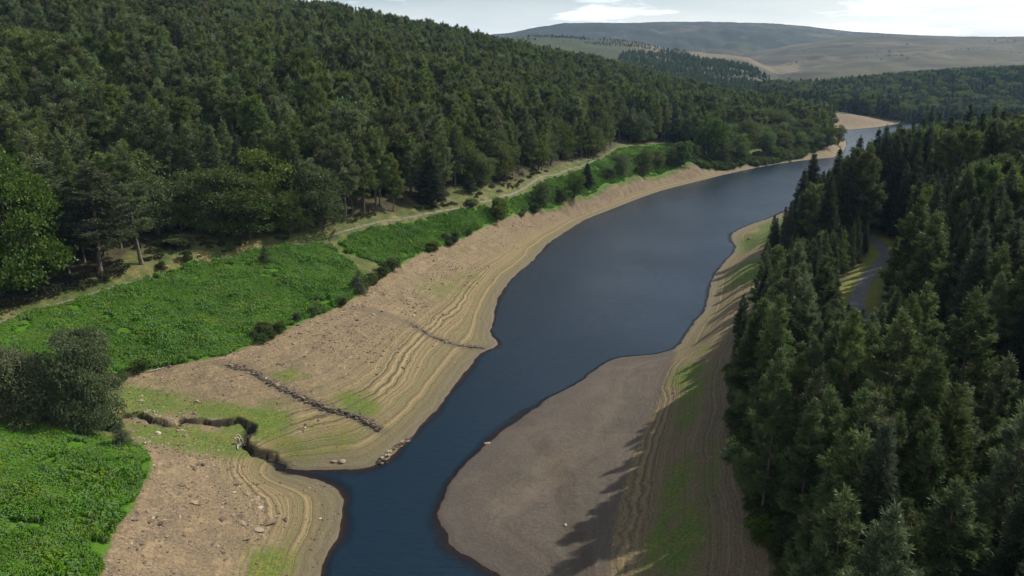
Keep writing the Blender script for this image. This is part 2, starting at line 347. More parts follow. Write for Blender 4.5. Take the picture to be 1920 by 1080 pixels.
spec = g.ramp(g.math('ADD', g.math('MULTIPLY', nX, .45), g.math('MULTIPLY', nS, .55)), [(.36, (.055, .044, .032)), (.44, (.15, .112, .072)), (.53, (.27, .195, .115)), (.63, (.48, .36, .205))])
rub = g.ramp(nF, [(.36, (.075, .058, .043)), (.46, (.165, .122, .080)), (.56, (.25, .184, .115)), (.68, (.36, .27, .165))])
rub = g.mix(.62, rub, spec)
rub = g.mix(g.math('MULTIPLY', g.rng(nM, .47, .60), .62), rub, g.mix(g.rng(nS, .4, .6), (.075, .058, .044), (.19, .145, .105)))
rub = g.mix(g.math('MULTIPLY', g.rng(nL, .5, .64), .45), rub, g.mix(nS, (.11, .082, .056), (.30, .215, .13)))
rub = g.mix(g.math('MULTIPLY', g.rng(g.noise(.55, 3), .56, .68), .6), rub, (.38, .275, .15))
hi = g.rng(g.math('ADD', g.math('ADD', pz, g.rng(py_, 66, 88, 1.3, 0)), g.math('MULTIPLY_ADD', jit, .6, g.rng(py_, 190, 270, 0, 2.0))), 1.9, 4.2)
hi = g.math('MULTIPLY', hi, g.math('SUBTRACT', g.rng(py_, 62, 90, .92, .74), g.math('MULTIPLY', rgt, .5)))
rub = g.mix(g.math('MULTIPLY', g.rng(py_, 180, 260), .85), rub, g.mix(g.rng(nM, .35, .65), (.070, .050, .038), (.185, .135, .098)))
shore = g.mix(hi, strand, rub)
shore = g.mix(g.math('MULTIPLY', g.math('MULTIPLY', rgt, g.rng(py_, 118, 145, 1, 0)), .42), shore, g.mix(nS, (.045, .036, .022), (.12, .092, .058)))  # tree shade on the right slope deepened by painting it into the shore colour
shore = g.mix(g.math('MULTIPLY', g.rng(nX, .3, .7), .25), shore, spec)
gm = g.rng(g.math('MULTIPLY_ADD', g.math('SUBTRACT', g.math('ADD', g.math('ADD', g.math('MULTIPLY', nM, .8), g.math('MULTIPLY', nS, .6)), band), 1.2), 1.5, A_['green']), .25, .8)
algae = g.mix(g.rng(nS, .4, .6), (.045, .085, .010), g.mix(g.rng(nM, .4, .65), (.075, .13, .014), (.14, .14, .024)))
shore = g.mix(g.math('MULTIPLY_ADD', hi, .16, .14), shore, (.022, .014, .004))
shore = g.mix(g.math('MULTIPLY', gm, .9), shore, algae)
# mud flat
rutd = g.math('ABSOLUTE', g.math('ADD', A_['rut'], g.math('MULTIPLY', jit, .35)))
mudc = g.ramp(g.math('ADD', g.math('MULTIPLY', nL, .5), g.math('MULTIPLY', nF, .5)), [(.36, (.046, .037, .033)), (.5, (.066, .054, .047)), (.64, (.092, .075, .063))])
crk = g.node('ShaderNodeTexVoronoi', {'Vector': g.pos, 'Scale': 3.2}, feature='DISTANCE_TO_EDGE').outputs['Distance']
mudc = g.mix(g.math('MULTIPLY', g.math('SUBTRACT', 1, g.rng(crk, 0, .06)), .35), mudc, (.075, .062, .052))
mudc = g.mix(g.math('MULTIPLY', g.rng(nX, .4, .75), .3), mudc, (.115, .096, .08))
mudc = g.mix(g.math('MULTIPLY', g.rng(rutd, .5, 1.5, 1, 0), .6), mudc, (.043, .034, .029))
mudc = g.mix(g.math('MULTIPLY', g.rng(g.noise(.16, 4), .52, .66), .55), mudc, (.105, .086, .066))
mudc = g.mix(g.math('MULTIPLY', g.rng(nS, .55, .68), .5), mudc, (.045, .037, .032))
mudc = g.mix(.13, mudc, strand)
mudc = g.mix(g.math('MULTIPLY', g.rng(g.math('ADD', g.math('MULTIPLY', A_['waterd'], -1.0), jit), .3, 4.5, 1, 0), .45), mudc, (.045, .036, .031))
fl = g.rng(g.math('ADD', A_['flat'], g.math('MULTIPLY', jit, .4)), -.5, .6)
shore = g.mix(fl, shore, mudc)
wet2 = g.math('SUBTRACT', 1, g.rng(g.math('ADD', pz, g.math('MULTIPLY', jit, .10)), .18, .55))
shore = g.mix(g.math('MULTIPLY', g.math('MULTIPLY', wet2, g.math('SUBTRACT', 1, fl)), .6), shore, g.mix(band, (.055, .05, .032), (.14, .115, .072)))
wet = g.math('SUBTRACT', 1, g.rng(g.math('ADD', pz, g.math('MULTIPLY', jit, .05)), .02, .17))
shore = g.mix(g.math('MULTIPLY', wet, .45), shore, (.085, .062, .045))
gully = g.math('SUBTRACT', 1, g.rng(g.math('ADD', A_['gd'], g.math('MULTIPLY', jit, .45)), .5, 1.2))
shore = g.mix(g.math('MULTIPLY', gully, .9), shore, (.022, .018, .013))  # dark peaty banks, with the shade of the cut painted into the colour
wl = g.math('SUBTRACT', 1, g.rng(g.math('ADD', A_['walld'], g.math('MULTIPLY', jit, .5)), .3, 2.0))
shore = g.mix(g.math('MULTIPLY', wl, .6), shore, (.085, .068, .05))
# grass, forest floor, moor
grass = g.ramp(g.math('ADD', g.math('MULTIPLY', nM, .6), g.math('MULTIPLY', nF, .4)), [(.36, (.028, .050, .010)), (.48, (.062, .080, .020)), (.56, (.105, .10, .034)), (.66, (.19, .145, .062))])
fern = g.ramp(nF, [(.3, (.030, .082, .002)), (.7, (.058, .145, .004))])
floor = g.ramp(g.math('ADD', g.math('MULTIPLY', nM, .5), g.math('MULTIPLY', nF, .5)), [(.35, (.018, .016, .008)), (.5, (.05, .038, .018)), (.6, (.045, .055, .016)), (.72, (.12, .095, .035))])
far1 = g.noise(.006, 5, .6); far2 = g.noise(.03, 5, .65); far3 = g.noise(.12, 4, .7)
stretch = g.node('ShaderNodeMapping', {'Vector': g.pos, 'Scale': (.004, .011, .02)}).outputs[0]
far4 = g.noise(1.0, 5, .62, vec=stretch)
moor = g.ramp(g.math('ADD', g.math('MULTIPLY', far2, .45), g.math('MULTIPLY', far4, .55)), [(.39, (.010, .014, .007)), (.44, (.050, .040, .024)), (.48, (.024, .036, .013)), (.52, (.085, .074, .036)), (.56, (.040, .048, .018)), (.61, (.045, .030, .024))])
moor = g.mix(g.math('MULTIPLY', g.rng(far3, .50, .62), .75), moor, (.016, .024, .012))
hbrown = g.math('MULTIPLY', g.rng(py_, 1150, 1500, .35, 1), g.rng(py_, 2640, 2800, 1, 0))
moor = g.mix(.62, moor, g.mix(far2, (.010, .019, .006), (.024, .036, .012)))
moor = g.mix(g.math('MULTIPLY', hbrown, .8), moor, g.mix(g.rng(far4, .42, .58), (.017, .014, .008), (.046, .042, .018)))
moor = g.mix(g.rng(py_, 2680, 2850, 0, .9), moor, g.mix(g.rng(far3, .42, .6), (.007, .013, .010), (.016, .024, .014)))  # cloud shadow on the farthest hill, painted into its moor colour
moor = g.mix(g.math('MULTIPLY', g.rng(far1, .56, .66), .4), moor, (.13, .10, .062))
moor = g.mix(g.rng(g.math('MULTIPLY_ADD', g.math('SUBTRACT', far2, .5), 1.6, A_['dry']), .35, .75, 0, .62), moor, g.ramp(far3, [(.4, (.10, .08, .045)), (.6, (.17, .125, .075))]))
moor = g.mix(g.math('MULTIPLY', A_['lush'], .8), moor, g.ramp(far3, [(.4, (.020, .030, .011)), (.6, (.038, .050, .018))]))
land = g.mix(g.rng(g.math('ADD', A_['brk'], jit), -.4, .4), grass, fern)
land = g.mix(g.rng(g.math('ADD', A_['forest'], jit), -1, 1.5), land, floor)
verge = g.math('SUBTRACT', 1, g.rng(g.math('ADD', A_['roadd'], jit), 2.8, 5.5))
land = g.mix(g.math('MULTIPLY', verge, .9), land, g.mix(nM, (.09, .12, .02), (.19, .18, .045)))
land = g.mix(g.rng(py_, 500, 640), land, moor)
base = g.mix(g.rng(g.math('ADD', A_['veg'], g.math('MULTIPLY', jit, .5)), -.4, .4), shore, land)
base = g.mix(g.rng(pz, -.7, -.02), (.034, .027, .020), g.mix(g.rng(pz, -.1, 0), (.070, .054, .040), base))
bs = g.node('ShaderNodeBsdfPrincipled'); g.put(bs.inputs['Base Color'], base); g.put(bs.inputs['Roughness'], g.rng(pz, 0, .3, .55, .95)); bs.inputs['Specular IOR Level'].default_value = .25
bh = g.math('ADD', g.math('MULTIPLY', nF, .5), g.math('ADD', g.math('MULTIPLY', nX, .3), g.math('MULTIPLY', band, g.math('MULTIPLY', g.math('SUBTRACT', 1, hi), g.math('SUBTRACT', .95, g.math('MULTIPLY', fl, .9))))))
bh = g.math('MULTIPLY', bh, g.rng(py_, 300, 900, 1, 0))
bp = g.node('ShaderNodeBump', {'Height': bh, 'Strength': .9, 'Distance': .3}); g.put(bs.inputs['Normal'], bp.outputs[0])
g.L.new(bs.outputs[0], g.out.inputs[0])
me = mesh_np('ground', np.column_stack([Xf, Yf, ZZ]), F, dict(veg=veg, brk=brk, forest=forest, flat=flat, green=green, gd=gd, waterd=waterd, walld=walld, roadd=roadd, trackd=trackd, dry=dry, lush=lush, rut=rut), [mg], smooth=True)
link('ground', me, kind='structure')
# ------------------------------------------------------------------ the reservoir
zq = ZZ[F]; wq = waterd[F]
keep = (zq.min(1) < .06) & (wq.max(1) > -2.5) & (Yf[F].max(1) < 900)
Fw = F[keep]; us, inv = np.unique(Fw, return_inverse=True)
mw, g = newmat('water')
dep = g.attr('depth')
wp = g.node('ShaderNodeMapping', {'Vector': g.pos, 'Rotation': (0, 0, math.radians(25)), 'Scale': (1, 2.2, 1)}).outputs[0]
wh = g.math('ADD', g.math('MULTIPLY', g.noise(.55, 4, .65, vec=wp), .7), g.math('MULTIPLY', g.noise(2.4, 2, .6, vec=wp), .3))
gust = g.noise(.022, 3)
bp = g.node('ShaderNodeBump', {'Height': wh, 'Strength': g.rng(gust, .35, .65, .55, 1.0), 'Distance': .30})
bs = g.node('ShaderNodeBsdfPrincipled', {'Base Color': (.0055, .0145, .0245, 1), 'Roughness': .22, 'IOR': 1.33}); g.put(bs.inputs['Normal'], bp.outputs[0])
tr = g.node('ShaderNodeBsdfTransparent', {'Color': (.62, .52, .42, 1)})
al = g.rng(dep, .0, .45, .25, 1.0)
mx = g.node('ShaderNodeMixShader', {0: al}); g.L.new(tr.outputs[0], mx.inputs[1]); g.L.new(bs.outputs[0], mx.inputs[2]); g.L.new(mx.outputs[0], g.out.inputs[0])
me = mesh_np('water', np.column_stack([Xf[us], Yf[us], np.zeros(len(us))]), inv.reshape(-1, 4), dict(depth=-ZZ[us]), [mw], smooth=True)
link('water', me, kind='structure')
# ------------------------------------------------------------------ road and track ribbons
def ribbon(name, line, w, mat, lift=.05):
    P = np.asarray(line); seg = np.hypot(*np.diff(P, axis=0).T); s = np.concatenate([[0], np.cumsum(seg)])
    q = np.arange(0, s[-1], .8); x = np.interp(q, s, P[:, 0]); y = np.interp(q, s, P[:, 1])
    dx, dy = np.gradient(x), np.gradient(y); L = np.hypot(dx, dy); nx, ny = -dy/L, dx/L
    V = []
    for k in np.linspace(-1, 1, 7):
        xx, yy = x+nx*w*k/2, y+ny*w*k/2; V.append(np.column_stack([xx, yy, Z(xx, yy)+lift+.04*(1-k*k)]))
    n_ = len(q); V = np.concatenate(V); i = np.arange(n_-1); Fs = [np.column_stack([i+k*n_, i+1+k*n_, i+1+(k+1)*n_, i+(k+1)*n_]) for k in range(6)]
    return link(name, mesh_np(name, V, np.concatenate(Fs)[:, ::-1], None, [mat], smooth=True), kind='structure')
ma, g = newmat('asphalt')
c = g.ramp(g.noise(1.2, 5, .65), [(.3, (.06, .06, .058)), (.55, (.10, .10, .098)), (.75, (.16, .15, .14))])
bs = g.node('ShaderNodeBsdfPrincipled', {'Roughness': .85}); g.put(bs.inputs['Base Color'], c); g.L.new(bs.outputs[0], g.out.inputs[0])
ribbon('road', ROAD, 2.7, ma, .07)
mt, g = newmat('track_gravel')
c = g.ramp(g.noise(1.6, 5, .65), [(.40, (.05, .065, .022)), (.5, (.11, .10, .066)), (.66, (.18, .16, .125))])
bs = g.node('ShaderNodeBsdfPrincipled', {'Roughness': .9}); g.put(bs.inputs['Base Color'], c); g.L.new(bs.outputs[0], g.out.inputs[0])
ribbon('path', TRACK, .75, mt, .08)
# ------------------------------------------------------------------ plant materials
def leaf_mat(name, dark, light, warm=None, trans=.34, gloss=.012, hv=.018, vv=.32, patch=None):
    m, g = newmat(name)
    t = g.attr('tint'); rnd = g.node('ShaderNodeObjectInfo').outputs['Random']
    c = g.mix(t, dark, light)
    if warm is not None: c = g.mix(g.rng(rnd, .72, 1.0, 0, .4), c, warm)
    if patch is not None: c = g.mix(g.math('MULTIPLY', g.rng(g.noise(.28, 4, .6), .46, .64), .75), c, patch)
    h = g.node('ShaderNodeHueSaturation', {'Hue': g.rng(g.math('FRACT', g.math('MULTIPLY', rnd, 7.31)), 0, 1, .5-hv, .5+hv, False), 'Saturation': g.rng(g.math('FRACT', g.math('MULTIPLY', rnd, 5.17)), 0, 1, .75, 1.1, False), 'Value': g.rng(g.math('FRACT', g.math('MULTIPLY', rnd, 3.77)), 0, 1, 1-vv, 1+vv, False)})
    g.put(h.inputs['Color'], c); c = h.outputs[0]
    df = g.node('ShaderNodeBsdfDiffuse', {'Color': c}); tl = g.node('ShaderNodeBsdfTranslucent', {'Color': c})
    m1 = g.node('ShaderNodeMixShader', {0: trans}); g.L.new(df.outputs[0], m1.inputs[1]); g.L.new(tl.outputs[0], m1.inputs[2])
    gl = g.node('ShaderNodeBsdfGlossy', {'Color': (.8, .9, 1, 1), 'Roughness': .5})
    m2 = g.node('ShaderNodeMixShader', {0: gloss}); g.L.new(m1.outputs[0], m2.inputs[1]); g.L.new(gl.outputs[0], m2.inputs[2]); g.L.new(m2.outputs[0], g.out.inputs[0])
    return m
def bark_mat(name, a, b, c):
    m, g = newmat(name)
    tcn = g.node('ShaderNodeTexCoord').outputs['Object']
    mp = g.node('ShaderNodeMapping', {'Vector': tcn, 'Scale': (6, 6, 1.5)}).outputs[0]
    col = g.ramp(g.noise(1, 4, .6, vec=mp), [(.3, a), (.5, b), (.7, c)])
    bs = g.node('ShaderNodeBsdfDiffuse'); g.put(bs.inputs['Color'], col); g.L.new(bs.outputs[0], g.out.inputs[0]); return m
M_PINE = leaf_mat('pine_needles', (.056, .084, .019), (.136, .184, .050), (.130, .118, .040))
M_PINEB = leaf_mat('bluish_needles', (.040, .060, .020), (.112, .144, .048), None)
M_SPRUCE = leaf_mat('spruce_needles', (.022, .038, .016), (.056, .080, .034), None, vv=.3)
M_BROAD = leaf_mat('broad_leaves', (.050, .074, .014), (.105, .145, .030), (.13, .12, .03), trans=.38)
M_BRIGHT = leaf_mat('bright_leaves', (.036, .068, .011), (.10, .15, .028), None, trans=.4, vv=.1)
M_WILLOW = leaf_mat('grey_leaves', (.070, .090, .032), (.150, .172, .072), None, trans=.3, vv=.12)
M_FERN = leaf_mat('fern_fronds', (.055, .145, .001), (.098, .235, .003), None, patch=(.115, .200, .004), trans=.42, gloss=.01, hv=.008, vv=.10)
M_HEATH = leaf_mat('heather_sprigs', (.022, .026, .010), (.060, .058, .026), None, trans=.2, vv=.3)
M_FARY = leaf_mat('young_needles', (.050, .080, .034), (.10, .14, .062), None)
M_BARK = bark_mat('grey_bark', (.045, .036, .028), (.11, .09, .07), (.18, .155, .125))
M_BARKR = bark_mat('red_bark', (.06, .038, .024), (.14, .09, .055), (.21, .15, .10))
def norm(v): return v/np.maximum(np.linalg.norm(v, axis=-1, keepdims=True), 1e-9)
def blades(r, P, D, tint, nb, bl, bw, spread, updown=0.0):
    """nb small leaf faces at every clump centre"""
    P = np.repeat(P, nb, 0); D = np.repeat(D, nb, 0); T = np.repeat(tint, nb)
    n_ = len(P)
    d = norm(D+r.normal(0, spread, (n_, 3)))
    s = norm(np.cross(d, r.normal(0, 1, (n_, 3))+np.array([0, 0, updown])))
    L = bl*r.uniform(.65, 1.3, (n_, 1)); Wd = bw*r.uniform(.7, 1.3, (n_, 1))
    P = P+r.normal(0, bl*.18, (n_, 3))
    V = np.stack([P, P+d*L*.5+s*Wd*.5, P+d*L, P+d*L*.5-s*Wd*.5], 1).reshape(-1, 3)
    F = np.arange(4*n_).reshape(-1, 4)
    return V, F, np.repeat(np.clip(T+r.normal(0, .12, n_), 0, 1), 4)
def tube(P, R, k=6):
    P = np.asarray(P, float); n_ = len(P); a = np.arange(k)*2*math.pi/k
    t = norm(np.gradient(P, axis=0)); up = np.where(np.abs(t[:, 2:]) > .9, np.array([[1., 0, 0]]), np.array([[0, 0, 1.]]))
    b = norm(np.cross(t, up)); c = np.cross(t, b)
    R = np.asarray(R, float)[:, None, None]
    V = P[:, None]+R*(np.cos(a)[None, :, None]*b[:, None]+np.sin(a)[None, :, None]*c[:, None])
    i = np.arange(n_-1)[:, None]*k; j = np.arange(k)[None]; j2 = (j+1) % k
    F = np.stack([i+j, i+j2, i+k+j2, i+k+j], -1).reshape(-1, 4)
    return V.reshape(-1, 3), F
def joinVF(parts):
    V, F, o = [], [], 0
    for v, f in parts: V.append(v); F.append(f+o); o += len(v)
    return np.concatenate(V), np.concatenate(F)
def conifer(seed, H, R, cb, style, dz, per, seg, nb, bl, bw, spread=.75, gap=.0):
    r = np.random.default_rng(seed); P, D, T, wood = [], [], [], []
    hz_ = np.arange(0, H+.01, H/10); bend = r.normal(0, .012*H, 2)
    def axis(h): q = h/H; return np.array([bend[0]*math.sin(q*2.6), bend[1]*math.sin(q*2.1), h])
    base_r = .011*H+.02
    wood.append(tube([axis(h) for h in hz_], [base_r*(1-.93*h/H)*(1.35 if h == 0 else 1) for h in hz_], 7))
    h = cb*H
    lobes = r.uniform(0, 6.28, 3); lean = r.uniform(.0, .22)
    while h < H*.975:
        q = (h-cb*H)/(H-cb*H)
        if style == 'spruce': L0 = R*((1-q)**.88*(.72+.28*min(1, q/.12))+.03)
        elif style == 'round': L0 = R*(np.sqrt(max(0, 1-(1.25*q-.3)**2*.98)) if q > .0 else .8)*.98+.15
        else: L0 = R*((1-q)**.80*(.62+.38*min(1, q/.2))*1.08+.04)
        for b in range(per):
            if r.random() < gap: continue
            a = r.uniform(0, 2*math.pi); L = L0*r.uniform(.62, 1.18)*(1+lean*math.cos(a-lobes[0]))
            if L < .12: continue
            e = (-.30+.95*q**1.5 if style == 'spruce' else -.05+.85*q**1.2)+r.normal(0, .12)
            ns = max(2, int(L/seg)); t = np.linspace(.22 if style == 'spruce' else .45, 1, ns)
            tb_ = r.uniform(0, .95)
            ca, sa = math.cos(a), math.sin(a); o = axis(min(h+r.uniform(-.3, .3)*dz, H*.985))
            dz_ = L*t*math.sin(e)+(-.18*L*t*t+.16*L*np.maximum(0, t-.6) if style == 'spruce' else .12*L*t*t)
            rad = L*t*math.cos(e)
            m_ = 3 if L > 1.4 else (2 if L > .6 else 1)
            for k in range(m_):
                lat = r.uniform(-1, 1, ns)*(.25*L*(1.12-.7*t)) if k else np.zeros(ns)
                p = np.column_stack([o[0]+rad*ca-lat*sa, o[1]+rad*sa+lat*ca, o[2]+dz_+r.normal(0, .05*L+.05, ns)])
                side = np.sign(lat)*.6
                d = np.column_stack([ca*.8-side*sa, sa*.8+side*ca, np.full(ns, math.sin(e)*.5+(.05 if style == 'spruce' else .55))])
                P.append(p); D.append(d); T.append(np.full(ns, tb_)+.25*(t-.5))
            if L > .5:
                pt = np.array([o, o+np.array([ca*L*.5*math.cos(e), sa*L*.5*math.cos(e), dz_[0]*.5+.5*L*.5*math.sin(e)]), [o[0]+rad[-1]*ca*.92, o[1]+rad[-1]*sa*.92, o[2]+dz_[-1]]])
                wood.append(tube(pt, [.018+.009*L, .012+.005*L, .008], 3))
        h += dz*r.uniform(.75, 1.25)*(1-.35*q)
    # leader
    nl = max(3, int(.06*H/seg*2)); hh = np.linspace(.93*H, H*1.01, nl)
    P.append(np.array([axis(x) for x in hh])); D.append(np.tile([[0, 0, 1.]], (nl, 1))); T.append(np.full(nl, .6))
    # dead snags below the crown
    for x in np.arange(.18*H, cb*H, .55):
        a = r.uniform(0, 6.28); L = r.uniform(.4, 1.5); o = axis(x); wood.append(tube([o, o+np.array([math.cos(a)*L*.6, math.sin(a)*L*.6, -.03*L]), o+np.array([math.cos(a)*L, math.sin(a)*L, -.18*L])], [.022, .014, .006], 3))
    V, F, t_ = blades(r, np.concatenate(P), norm(np.concatenate(D)), np.concatenate(T), nb, bl, bw, spread)
    return (V, F, t_), joinVF(wood)
def broadleaf(seed, H, R, cb, nblob, nclump, nb, leaf, stems=1, squash=.8):
    r = np.random.default_rng(seed); P, D, T, wood = [], [], [], []
    C0 = np.array([0, 0, H*(.5+.5*cb)]); hz2 = H*(1-cb)/2
    cents = []
    for k in range(nblob):
        for _ in range(40):
            v = norm(r.normal(0, 1, 3))*r.uniform(.35, .78); v[2] = v[2]*.95-.02
            c = C0+v*np.array([R, R, hz2])
            if all(np.linalg.norm(c-x) > .32*R for x in cents): break
        if k % 4 == 3:
            a_ = r.uniform(0, 6.28); q_ = r.uniform(.45, .8)*R; c = np.array([math.cos(a_)*q_, math.sin(a_)*q_, H*r.uniform(.10, .27)])
        cents.append(c)
    roots = [np.array([r.normal(0, .25*(stems > 1)), r.normal(0, .25*(stems > 1)), 0]) for _ in range(stems)]
    for k, c in enumerate(cents):
        rb = R*r.uniform(.30, .50); tb = r.uniform(.15, .8)
        u = norm(r.normal(0, 1, (nclump, 3))); u[:, 2] = np.where(u[:, 2] < -.35, -u[:, 2]*.6, u[:, 2]); u = norm(u)
        rad = rb*r.uniform(.55, 1.08, (nclump, 1))*(1+.22*np.sin(u[:, :1]*5+k)*np.cos(u[:, 1:2]*4))
        P.append(c+u*rad*np.array([1, 1, squash])); D.append(norm(u+np.array([0, 0, .25]))); T.append(np.clip(tb+r.normal(0, .2, nclump), 0, 1))
        o = roots[k % stems]; md = o*.5+np.array([c[0]*.25, c[1]*.25, c[2]*.55])
        wood.append(tube([o+np.array([0, 0, .0]), np.array([o[0]+c[0]*.05, o[1]+c[1]*.05, c[2]*.28]), md, c], np.array([.016, .0125, .009, .003])*H*(.8 if stems > 1 else 1)+.006, 5))
    V, F, t_ = blades(r, np.concatenate(P), np.concatenate(D), np.concatenate(T), nb, leaf, leaf*.62, .9)
    return (V, F, t_), joinVF(wood)
class Kind: pass
def make_kind(nm, build, leafm, barkm, seeds, **kw):
    out = []
    for s in seeds:
        (V, F, t_), (wv, wf) = build(s, **kw)
        k = Kind(); k.H = float(V[:, 2].max()); k.R = float(np.percentile(np.hypot(V[:, 0], V[:, 1]), 97))
        k.data = (V, F, t_, wv, wf, leafm, barkm); k.nm = nm
        k.crown = mesh_np(nm+'_crown', V, F, dict(tint=t_), [leafm]); k.trunk = mesh_np(nm+'_trunk', wv, wf, None, [barkm], smooth=True)
        out.append(k)
    return out
def joined(k):                    # crown and trunk as one mesh, for the woods too far off to count
    if not hasattr(k, 'one'):
        V, F, t_, wv, wf, lm, bm = k.data
        k.one = mesh_np(k.nm+'_whole', np.concatenate([V, wv]), np.concatenate([F, wf+len(V)]), dict(tint=np.concatenate([t_, np.zeros(len(wv))])), [lm, bm], np.concatenate([np.zeros(len(F)), np.ones(len(wf))]))
    return k.one
PINE_M = make_kind('pine', conifer, M_PINE, M_BARK, range(10, 15), H=20, R=3.8, cb=.28, style='pine', dz=1.05, per=6, seg=.27, nb=5, bl=.56, bw=.14, spread=.6)
PINE_M += make_kind('pine_round', conifer, M_PINE, M_BARK, range(15, 19), H=19, R=3.9, cb=.34, style='round', dz=.95, per=6, seg=.27, nb=5, bl=.56, bw=.14, spread=.65)
PINE_N = make_kind('pine_near', conifer, M_PINEB, M_BARK, range(20, 25), H=16, R=3.05, cb=.12, style='pine', dz=.80, per=6, seg=.17, nb=8, bl=.40, bw=.085, spread=.6)
PINE_L = make_kind('pine_layered', conifer, M_PINEB, M_BARK, range(26, 29), H=22, R=3.5, cb=.30, style='pine', dz=.85, per=7, seg=.30, nb=6, bl=.5, bw=.11, spread=.65)
SPR_M = make_kind('spruce', conifer, M_SPRUCE, M_BARK, range(30, 34), H=22, R=3.1, cb=.10, style='spruce', dz=.55, per=7, seg=.36, nb=4, bl=.5, bw=.13, spread=.6)
SPR_N = make_kind('spruce_near', conifer, M_SPRUCE, M_BARK, range(36, 39), H=22, R=3.3, cb=.12, style='spruce', dz=.42, per=8, seg=.24, nb=6, bl=.42, bw=.08, spread=.55)
BRO_M = make_kind('broad', broadleaf, M_BROAD, M_BARK, range(40, 45), H=14, R=5.2, cb=.02, nblob=26, nclump=150, nb=2, leaf=.42)
BRO_B = make_kind('bright', broadleaf, M_BRIGHT, M_BARK, range(46, 48), H=16, R=6, cb=.02, nblob=40, nclump=210, nb=3, leaf=.40)
WIL = make_kind('grey', broadleaf, M_WILLOW, M_BARK, range(50, 54), H=12, R=4.6, cb=.05, nblob=34, nclump=420, nb=4, leaf=.24, stems=4)
SHR = make_kind('shrub', broadleaf, M_BROAD, M_BARK, range(56, 60), H=3, R=1.7, cb=.02, nblob=14, nclump=110, nb=3, leaf=.22, stems=3)
SHB = make_kind('shrub_bright', broadleaf, M_BRIGHT, M_BARK, range(61, 63), H=3, R=1.7, cb=.02, nblob=14, nclump=110, nb=3, leaf=.24, stems=3)
YOUNG = make_kind('young', conifer, M_PINEB, M_BARK, range(64, 67), H=5, R=1.7, cb=.04, style='spruce', dz=.24, per=6, seg=.2, nb=5, bl=.30, bw=.06)
LOW = make_kind('low', conifer, M_SPRUCE, M_BARK, range(70, 73), H=18, R=3.2, cb=.15, style='spruce', dz=1.2, per=5, seg=.9, nb=3, bl=1.3, bw=.5)
LOWY = make_kind('low_young', conifer, M_FARY, M_BARK, range(74, 77), H=9, R=2.6, cb=.06, style='spruce', dz=.8, per=5, seg=.7, nb=3, bl=1.0, bw=.45)
# ------------------------------------------------------------------ scattering (grass-like masses only)
LIB = {}
def lib(name, meshes):
    c = bpy.data.collections.new(name)
    for i, m_ in enumerate(meshes): c.objects.link(bpy.data.objects.new(f'{name}_{i:02d}', m_))
    return c
def scatter(name, pts, scl, rot, idx, coll, **props):
    n_ = len(pts); me = bpy.data.meshes.new(name); me.vertices.add(n_); me.vertices.foreach_set('co', np.asarray(pts, np.float32).ravel())
    a = me.attributes.new('scl', 'FLOAT_VECTOR', 'POINT'); a.data.foreach_set('vector', np.asarray(scl, np.float32).ravel())
    a = me.attributes.new('rot', 'FLOAT_VECTOR', 'POINT'); a.data.foreach_set('vector', np.asarray(rot, np.float32).ravel())
    a = me.attributes.new('idx', 'INT', 'POINT'); a.data.foreach_set('value', np.asarray(idx, np.int32))
    o = link(name, me, **props)
    t = bpy.data.node_groups.new(name+'_scatter', 'GeometryNodeTree')
    t.interface.new_socket('Geometry', in_out='INPUT', socket_type='NodeSocketGeometry'); t.interface.new_socket('Geometry', in_out='OUTPUT', socket_type='NodeSocketGeometry')
    gi = t.nodes.new('NodeGroupInput'); go = t.nodes.new('NodeGroupOutput'); ip = t.nodes.new('GeometryNodeInstanceOnPoints'); ci = t.nodes.new('GeometryNodeCollectionInfo')
    ci.inputs['Collection'].default_value = coll; ci.inputs['Separate Children'].default_value = True; ci.inputs['Reset Children'].default_value = True
    ip.inputs['Pick Instance'].default_value = True
    def na(nm, ty):
        n2 = t.nodes.new('GeometryNodeInputNamedAttribute'); n2.data_type = ty; n2.inputs['Name'].default_value = nm; return n2.outputs['Attribute']
    t.links.new(gi.outputs[0], ip.inputs['Points']); t.links.new(ci.outputs[0], ip.inputs['Instance']); t.links.new(na('idx', 'INT'), ip.inputs['Instance Index'])
    t.links.new(na('rot', 'FLOAT_VECTOR'), ip.inputs['Rotation']); t.links.new(na('scl', 'FLOAT_VECTOR'), ip.inputs['Scale']); t.links.new(ip.outputs[0], go.inputs[0])
    md = o.modifiers.new('scatter', 'NODES'); md.node_group = t
    return o
def grid_pts(poly, s, jitter=.38, seed=1):
    r = np.random.default_rng(seed); x0, y0 = poly.min(0); x1, y1 = poly.max(0)
    gx, gy = np.meshgrid(np.arange(x0, x1, s), np.arange(y0, y1, s*.87)); gx = gx+(np.arange(gx.shape[0]) % 2)[:, None]*s*.5
    x = gx.ravel()+r.uniform(-jitter, jitter, gx.size)*s; y = gy.ravel()+r.uniform(-jitter, jitter, gx.size)*s
    k = inside(x, y, poly); return x[k], y[k]
def project(x, y, z):
    dz = z-CAMH; dep = y*CP-dz*SP; up = y*SP+dz*CP
    return 960+FPX*x/dep, 540-FPX*up/dep, dep
